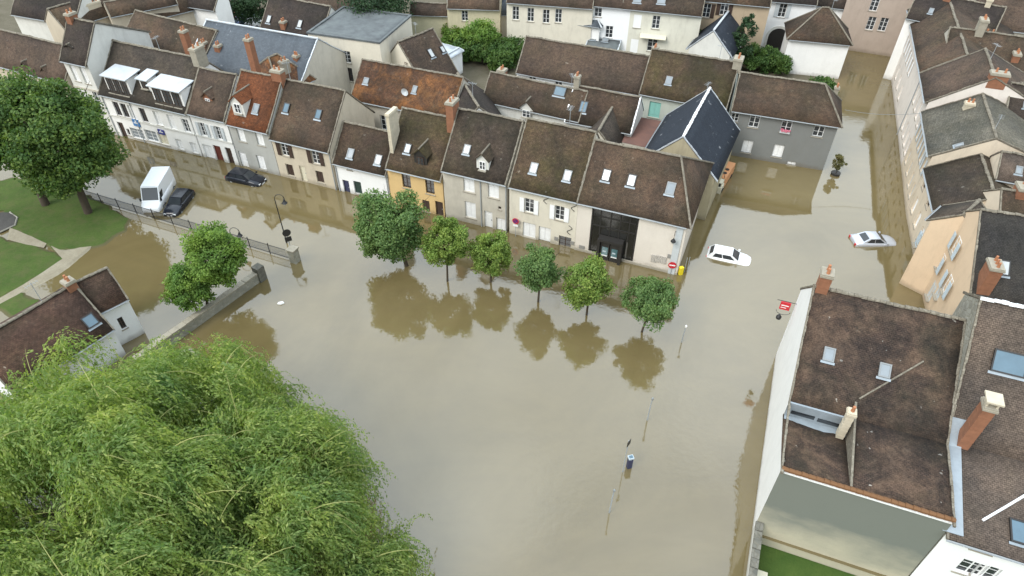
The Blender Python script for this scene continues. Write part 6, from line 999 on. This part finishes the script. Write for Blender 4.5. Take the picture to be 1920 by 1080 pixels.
b = MB(); b.tube([(0, -.04, z), (0, -.06, z)], .36, 20); ds = b.build('disc', 'red_sign', R); b = MB(); b.box(-.26, .26, -.075, -.062, z-.06, z+.06); b.build('bar', 'p_white', ds)
x, y, z = PT['yellow'][0]; R = thing('yellow_box', 'bright yellow box on poles at the corner of the pink building', 'box', (x, y, 0), .3)
b = MB(); b.box(-.17, .17, -.15, .15, .0, .75); b.build('body', 'yellow_paint', R); b = MB(); b.box(-.19, .19, -.17, .17, .753, .8); b.build('lid', 'yellow_paint', R)
for s in (.45, .7):
    b = MB(); b.tube([(s, .1, -1.2), (s, .1, 1.7)], .03, 6); b.build('pole', 'p_steel', R)
x, y, z = PT['meter'][0]; R = thing('parking_meter', 'dark blue parking meter with small pale top panel in open water', 'parking meter', (x, y, 0), .25)
b = MB(); b.box(-.16, .16, -.13, .13, -1.2, 1.05); b.build('body', 'p_navy', R); b = MB(); b.box(-.18, .18, -.16, .15, 1.055, 1.2); tp = b.build('head', 'p_pale_blue', R); b = MB(); b.box(-.13, .13, -.11, .1, 1.202, 1.225); b.build('solar_panel', 'g_blue', tp)
x, y, z = PT['pole'][0]; R = thing('sign_pole', 'thin sign pole beside the dark blue parking meter', 'sign', (x, y, 0), .9)
b = MB(); b.tube([(0, 0, -1.2), (0, 0, max(z, 1.4))], .03, 6); b.build('pole', 'p_steel', R); b = MB(); b.box(-.22, .22, -.05, -.03, max(z, 1.4)-.5, max(z, 1.4)); b.build('plate', 'p_dark', R)
x, y, z = PT['wall_lamp'][0]; R = thing('wall_lantern', 'black wall lantern on iron bracket at the pink corner building', 'lantern', (x, y, z), D2(-21.9))
b = MB(); b.tube([(0, -.04, .75), (0, -.3, .9), (0, -.6, .7), (0, -.62, .35)], .03, 5); b.build('bracket', 'p_black', R); b = MB(); b.tube([(0, -.62, .35), (0, -.62, .2), (0, -.62, .05)], [.06, .16, .24], 8); lt = b.build('lantern', 'p_black', R); b = MB(); b.tube([(0, -.62, .045), (0, -.62, -.16)], [.19, .1], 8); b.build('globe', 'g_bright', lt)
x, y, z = PT['shop_sign'][0]; R = thing('shop_sign', 'red box sign with black lantern projecting from the mossy-roofed house', 'shop sign', (x, y, z), D2(-21))
b = MB(); b.box(-1.05, -.35, -.08, .08, .05, .72); bx_ = b.build('box', 'red_sign', R)
b = MB(); b.box(-.98, -.45, -.092, -.082, .42, .5); b.box(-.98, -.6, -.092, -.082, .22, .28); b.build('lettering', 'p_white', bx_, kind='stuff')
b = MB(); b.tube([(0, 0, .8), (-1.35, 0, .8)], .025, 5); b.build('bracket', 'p_black', R)
b = MB(); b.tube([(-.35+.5*math.cos(math.pi*(1+k/8))-.35, 0, -.15+.35*math.sin(math.pi*(1+k/8))) for k in range(9)], .02, 5); b.build('scroll', 'p_black', R)
b = MB(); b.tube([(-.85, 0, -.55), (-.85, 0, -.75), (-.85, 0, -.95)], [.06, .2, .18], 8); b.build('lantern', 'p_black', R)
# railing with stone pier
F0, F1, F2 = (Vector((*p[:2], 0)) for p in PT['fence'])
R = thing('iron_railing', 'long black iron railing on a low wall standing in the floodwater', 'railing', F0); fd = (F2-F0); FL = fd.length; fd.normalize()
fp = lambda s, z: tuple(fd*s+Vector((0, 0, z)))
ang = math.atan2(fd.y, fd.x)
b = MB(); b.box(0, FL, -.18, .18, -1.2, -.03); b.build('base_wall', 'concrete', R, rot=(0, 0, ang))
for z in (.2, 1.05):
    b = MB(); b.tube([fp(0, z), fp(FL, z)], .025, 5); b.build('rail', 'p_black', R)
s = 0
while s <= FL:
    b = MB(); b.tube([fp(s, -.1), fp(s, 1.25)], .045, 6); b.build('post', 'p_black', R); s += 2.3
b = MB(); s = .13
while s < FL: b.tube([fp(s, .08), fp(s, 1.12)], .018, 3, False); s += .13
b.build('bars', 'p_black', R, kind='stuff')
pr = thing('stone_pier', 'rough stone pier ending the iron railing', 'pier', tuple(F2+fd*.35), ang)
b = MB(); b.box(-.35, .35, -.35, .35, -1.2, 1.35); b.build('shaft', 'rubble', pr); b = MB(); b.box(-.42, .42, -.42, .42, 1.353, 1.5); b.build('cap', 'stonechim', pr)
# stone wall by the light green trees
W0, W1 = (Vector((*p[:2], 0)) for p in PT['wall']); wd = W1-W0; WL = wd.length; ang = math.atan2(wd.y, wd.x)
R = thing('stone_wall', 'grey stone wall running through the water beside the light green trees', 'wall', W0, ang)
b = MB(); n = 40
for k in range(n):
    x0, x1 = WL*k/n, WL*(k+1)/n; b.box(x0, x1-.002, -.2, .2, -1.2, .95+random.uniform(-.03, .03))
bb = MB(); bb.box(-2, WL, -.2, .2, -1.2, .9); bb.build('core', 'rubble', R)
for k in range(18):
    x0 = -2+(WL+2)*k/18; cpm = MB(); cpm.box(x0+.01, x0+(WL+2)/18-.01, -.27, .27, .903, 1.02+random.uniform(-.02, .03)); cpm.build('coping_stone', 'stonechim', R)
pe = MB(); pe.box(WL+.003, WL+.75, -.38, .38, -1.2, 1.5); pe.build('end_pier', 'rubble_dark', R)
# foreground garden on the right
sheet_poly('garden_lawn', [gp(.3, -.02), gp(20, -.02), gp(20, -14), gp(.3, -14)], -1.0, 'garden_grass')
R = thing('garden_wall', 'stone-topped garden wall between the water and the right foreground garden', 'wall', fo, math.atan2(fa.y, fa.x))
b = MB(); b.box(.0, .35, -14, -.03, -1.2, 1.2); b.build('wall', 'white_grey', R)
for k in range(22):
    b = MB(); y1 = -.05-k*.62; b.box(-.06, .41, y1-.58, y1, 1.203, 1.3+random.uniform(-.02, .05)); b.build('coping_stone', 'rubble_dark', R)
R = thing('garden_bench', 'pale cream stone bench behind the garden wall', 'bench', (*gp(1.0, -3.0), -1.0), math.atan2(fa.y, fa.x))
b = MB(); b.box(-.3, .3, -.9, .9, .4, .5); b.build('seat', 'p_cream', R)
for s in (-.65, .65):
    b = MB(); b.box(-.25, .25, s-.12, s+.12, 0, .4); b.build('leg', 'stonechim', R)
# rust-coloured sheet roof in the courtyard
rp_ = [Vector(p) for p in PT['rust']]; c0 = sum(rp_, Vector())/4
R = thing('sheet_roof_shed', 'low shed with rust-brown corrugated sheet roof in the courtyard', 'shed', (c0.x, c0.y, 0))
b = MB(); n = 22
for k in range(n):
    def q(t_, e): return rp_[0].lerp(rp_[3], t_).lerp(rp_[1].lerp(rp_[2], t_), e)-Vector((c0.x, c0.y, 0))
    t0, t1, t2 = k/n, (k+.5)/n, (k+1)/n; up = Vector((0, 0, .09))
    b.poly([q(t0, 0), q(t0, 1), q(t1, 1)+up, q(t1, 0)+up]); b.poly([q(t1, 0)+up, q(t1, 1)+up, q(t2, 1), q(t2, 0)])
b.build('roof', 'rust', R)
b = MB(); lo = [q(0, 0), q(0, 1), q(1, 1), q(1, 0)]
for i in range(4): a, e = lo[i]*1.0, lo[(i+1) % 4]; b.poly([(a.x, a.y, 0), (e.x, e.y, 0), (e.x, e.y, 3.58), (a.x, a.y, 3.58)])
b.build('wall', 'stone', R)
# parasols in the far garden
for i, (p, col) in enumerate(zip(PT['para'], ('p_white', 'p_white', 'red_sign'))):
    R = thing('parasol', ('left white garden parasol before the cream house', 'right white garden parasol before the cream house', 'red garden parasol left of the white ones')[i], 'parasol', (p[0], p[1], .06), .3*i, 'garden parasols')
    b = MB(); b.tube([(0, 0, 0), (0, 0, 2.5)], .03, 6); b.build('pole', 'p_steel', R)
    b = MB(); n = 8
    for k in range(n):
        a0, a1 = 2*math.pi*k/n, 2*math.pi*(k+1)/n; b.poly([(0, 0, 2.6), (1.6*math.cos(a0), 1.6*math.sin(a0), 2.1), (1.6*math.cos(a1), 1.6*math.sin(a1), 2.1)])
    b.build('canopy', col, R)
# shrub in a tub standing in the street, cable, floating debris
x, y, z = PT['shrub'][0]; R = tree('tub_shrub', 'thin dry shrub in a sunken tub in the side street', (x, y), 1.5, .75, 1.15, 'leaf_dry', 'bark', 26, 60, .15, .05, None, 'shrub', 4, .35, zb=-.6)
b = MB(); b.tube([(0, 0, -1.0), (0, 0, .25)], [.35, .5], 12); b.build('tub', 'p_dark', R)
a, e = (Vector(p) for p in PT['cable']); b = MB(); pts = [a.lerp(e, k/12)+Vector((0, 0, -.35*math.sin(math.pi*k/12))) for k in range(13)]; b.tube(pts, .02, 4); b.build('cable', 'p_grey', None, label='thin overhead cable spanning the flooded side street', category='cable')
x, y, z = PT['debris'][0]; b = MB(); b.v = [(-.3, -.12, .02), (.0, -.2, .02), (.32, .02, .02), (.1, .2, .02), (-.25, .1, .02), (-.28, -.1, .1), (.0, -.17, .14), (.28, .02, .1), (.1, .16, .12), (-.22, .08, .1)]
b.f = [[5, 6, 7, 8, 9], [0, 1, 6, 5], [1, 2, 7, 6], [2, 3, 8, 7], [3, 4, 9, 8], [4, 0, 5, 9]]; b.uv = [[(0, 0)]*len(f) for f in b.f]
b.build('floating_debris', 'p_white', None, loc=(x, y, 0), label='small white piece of debris floating in open water', category='debris')
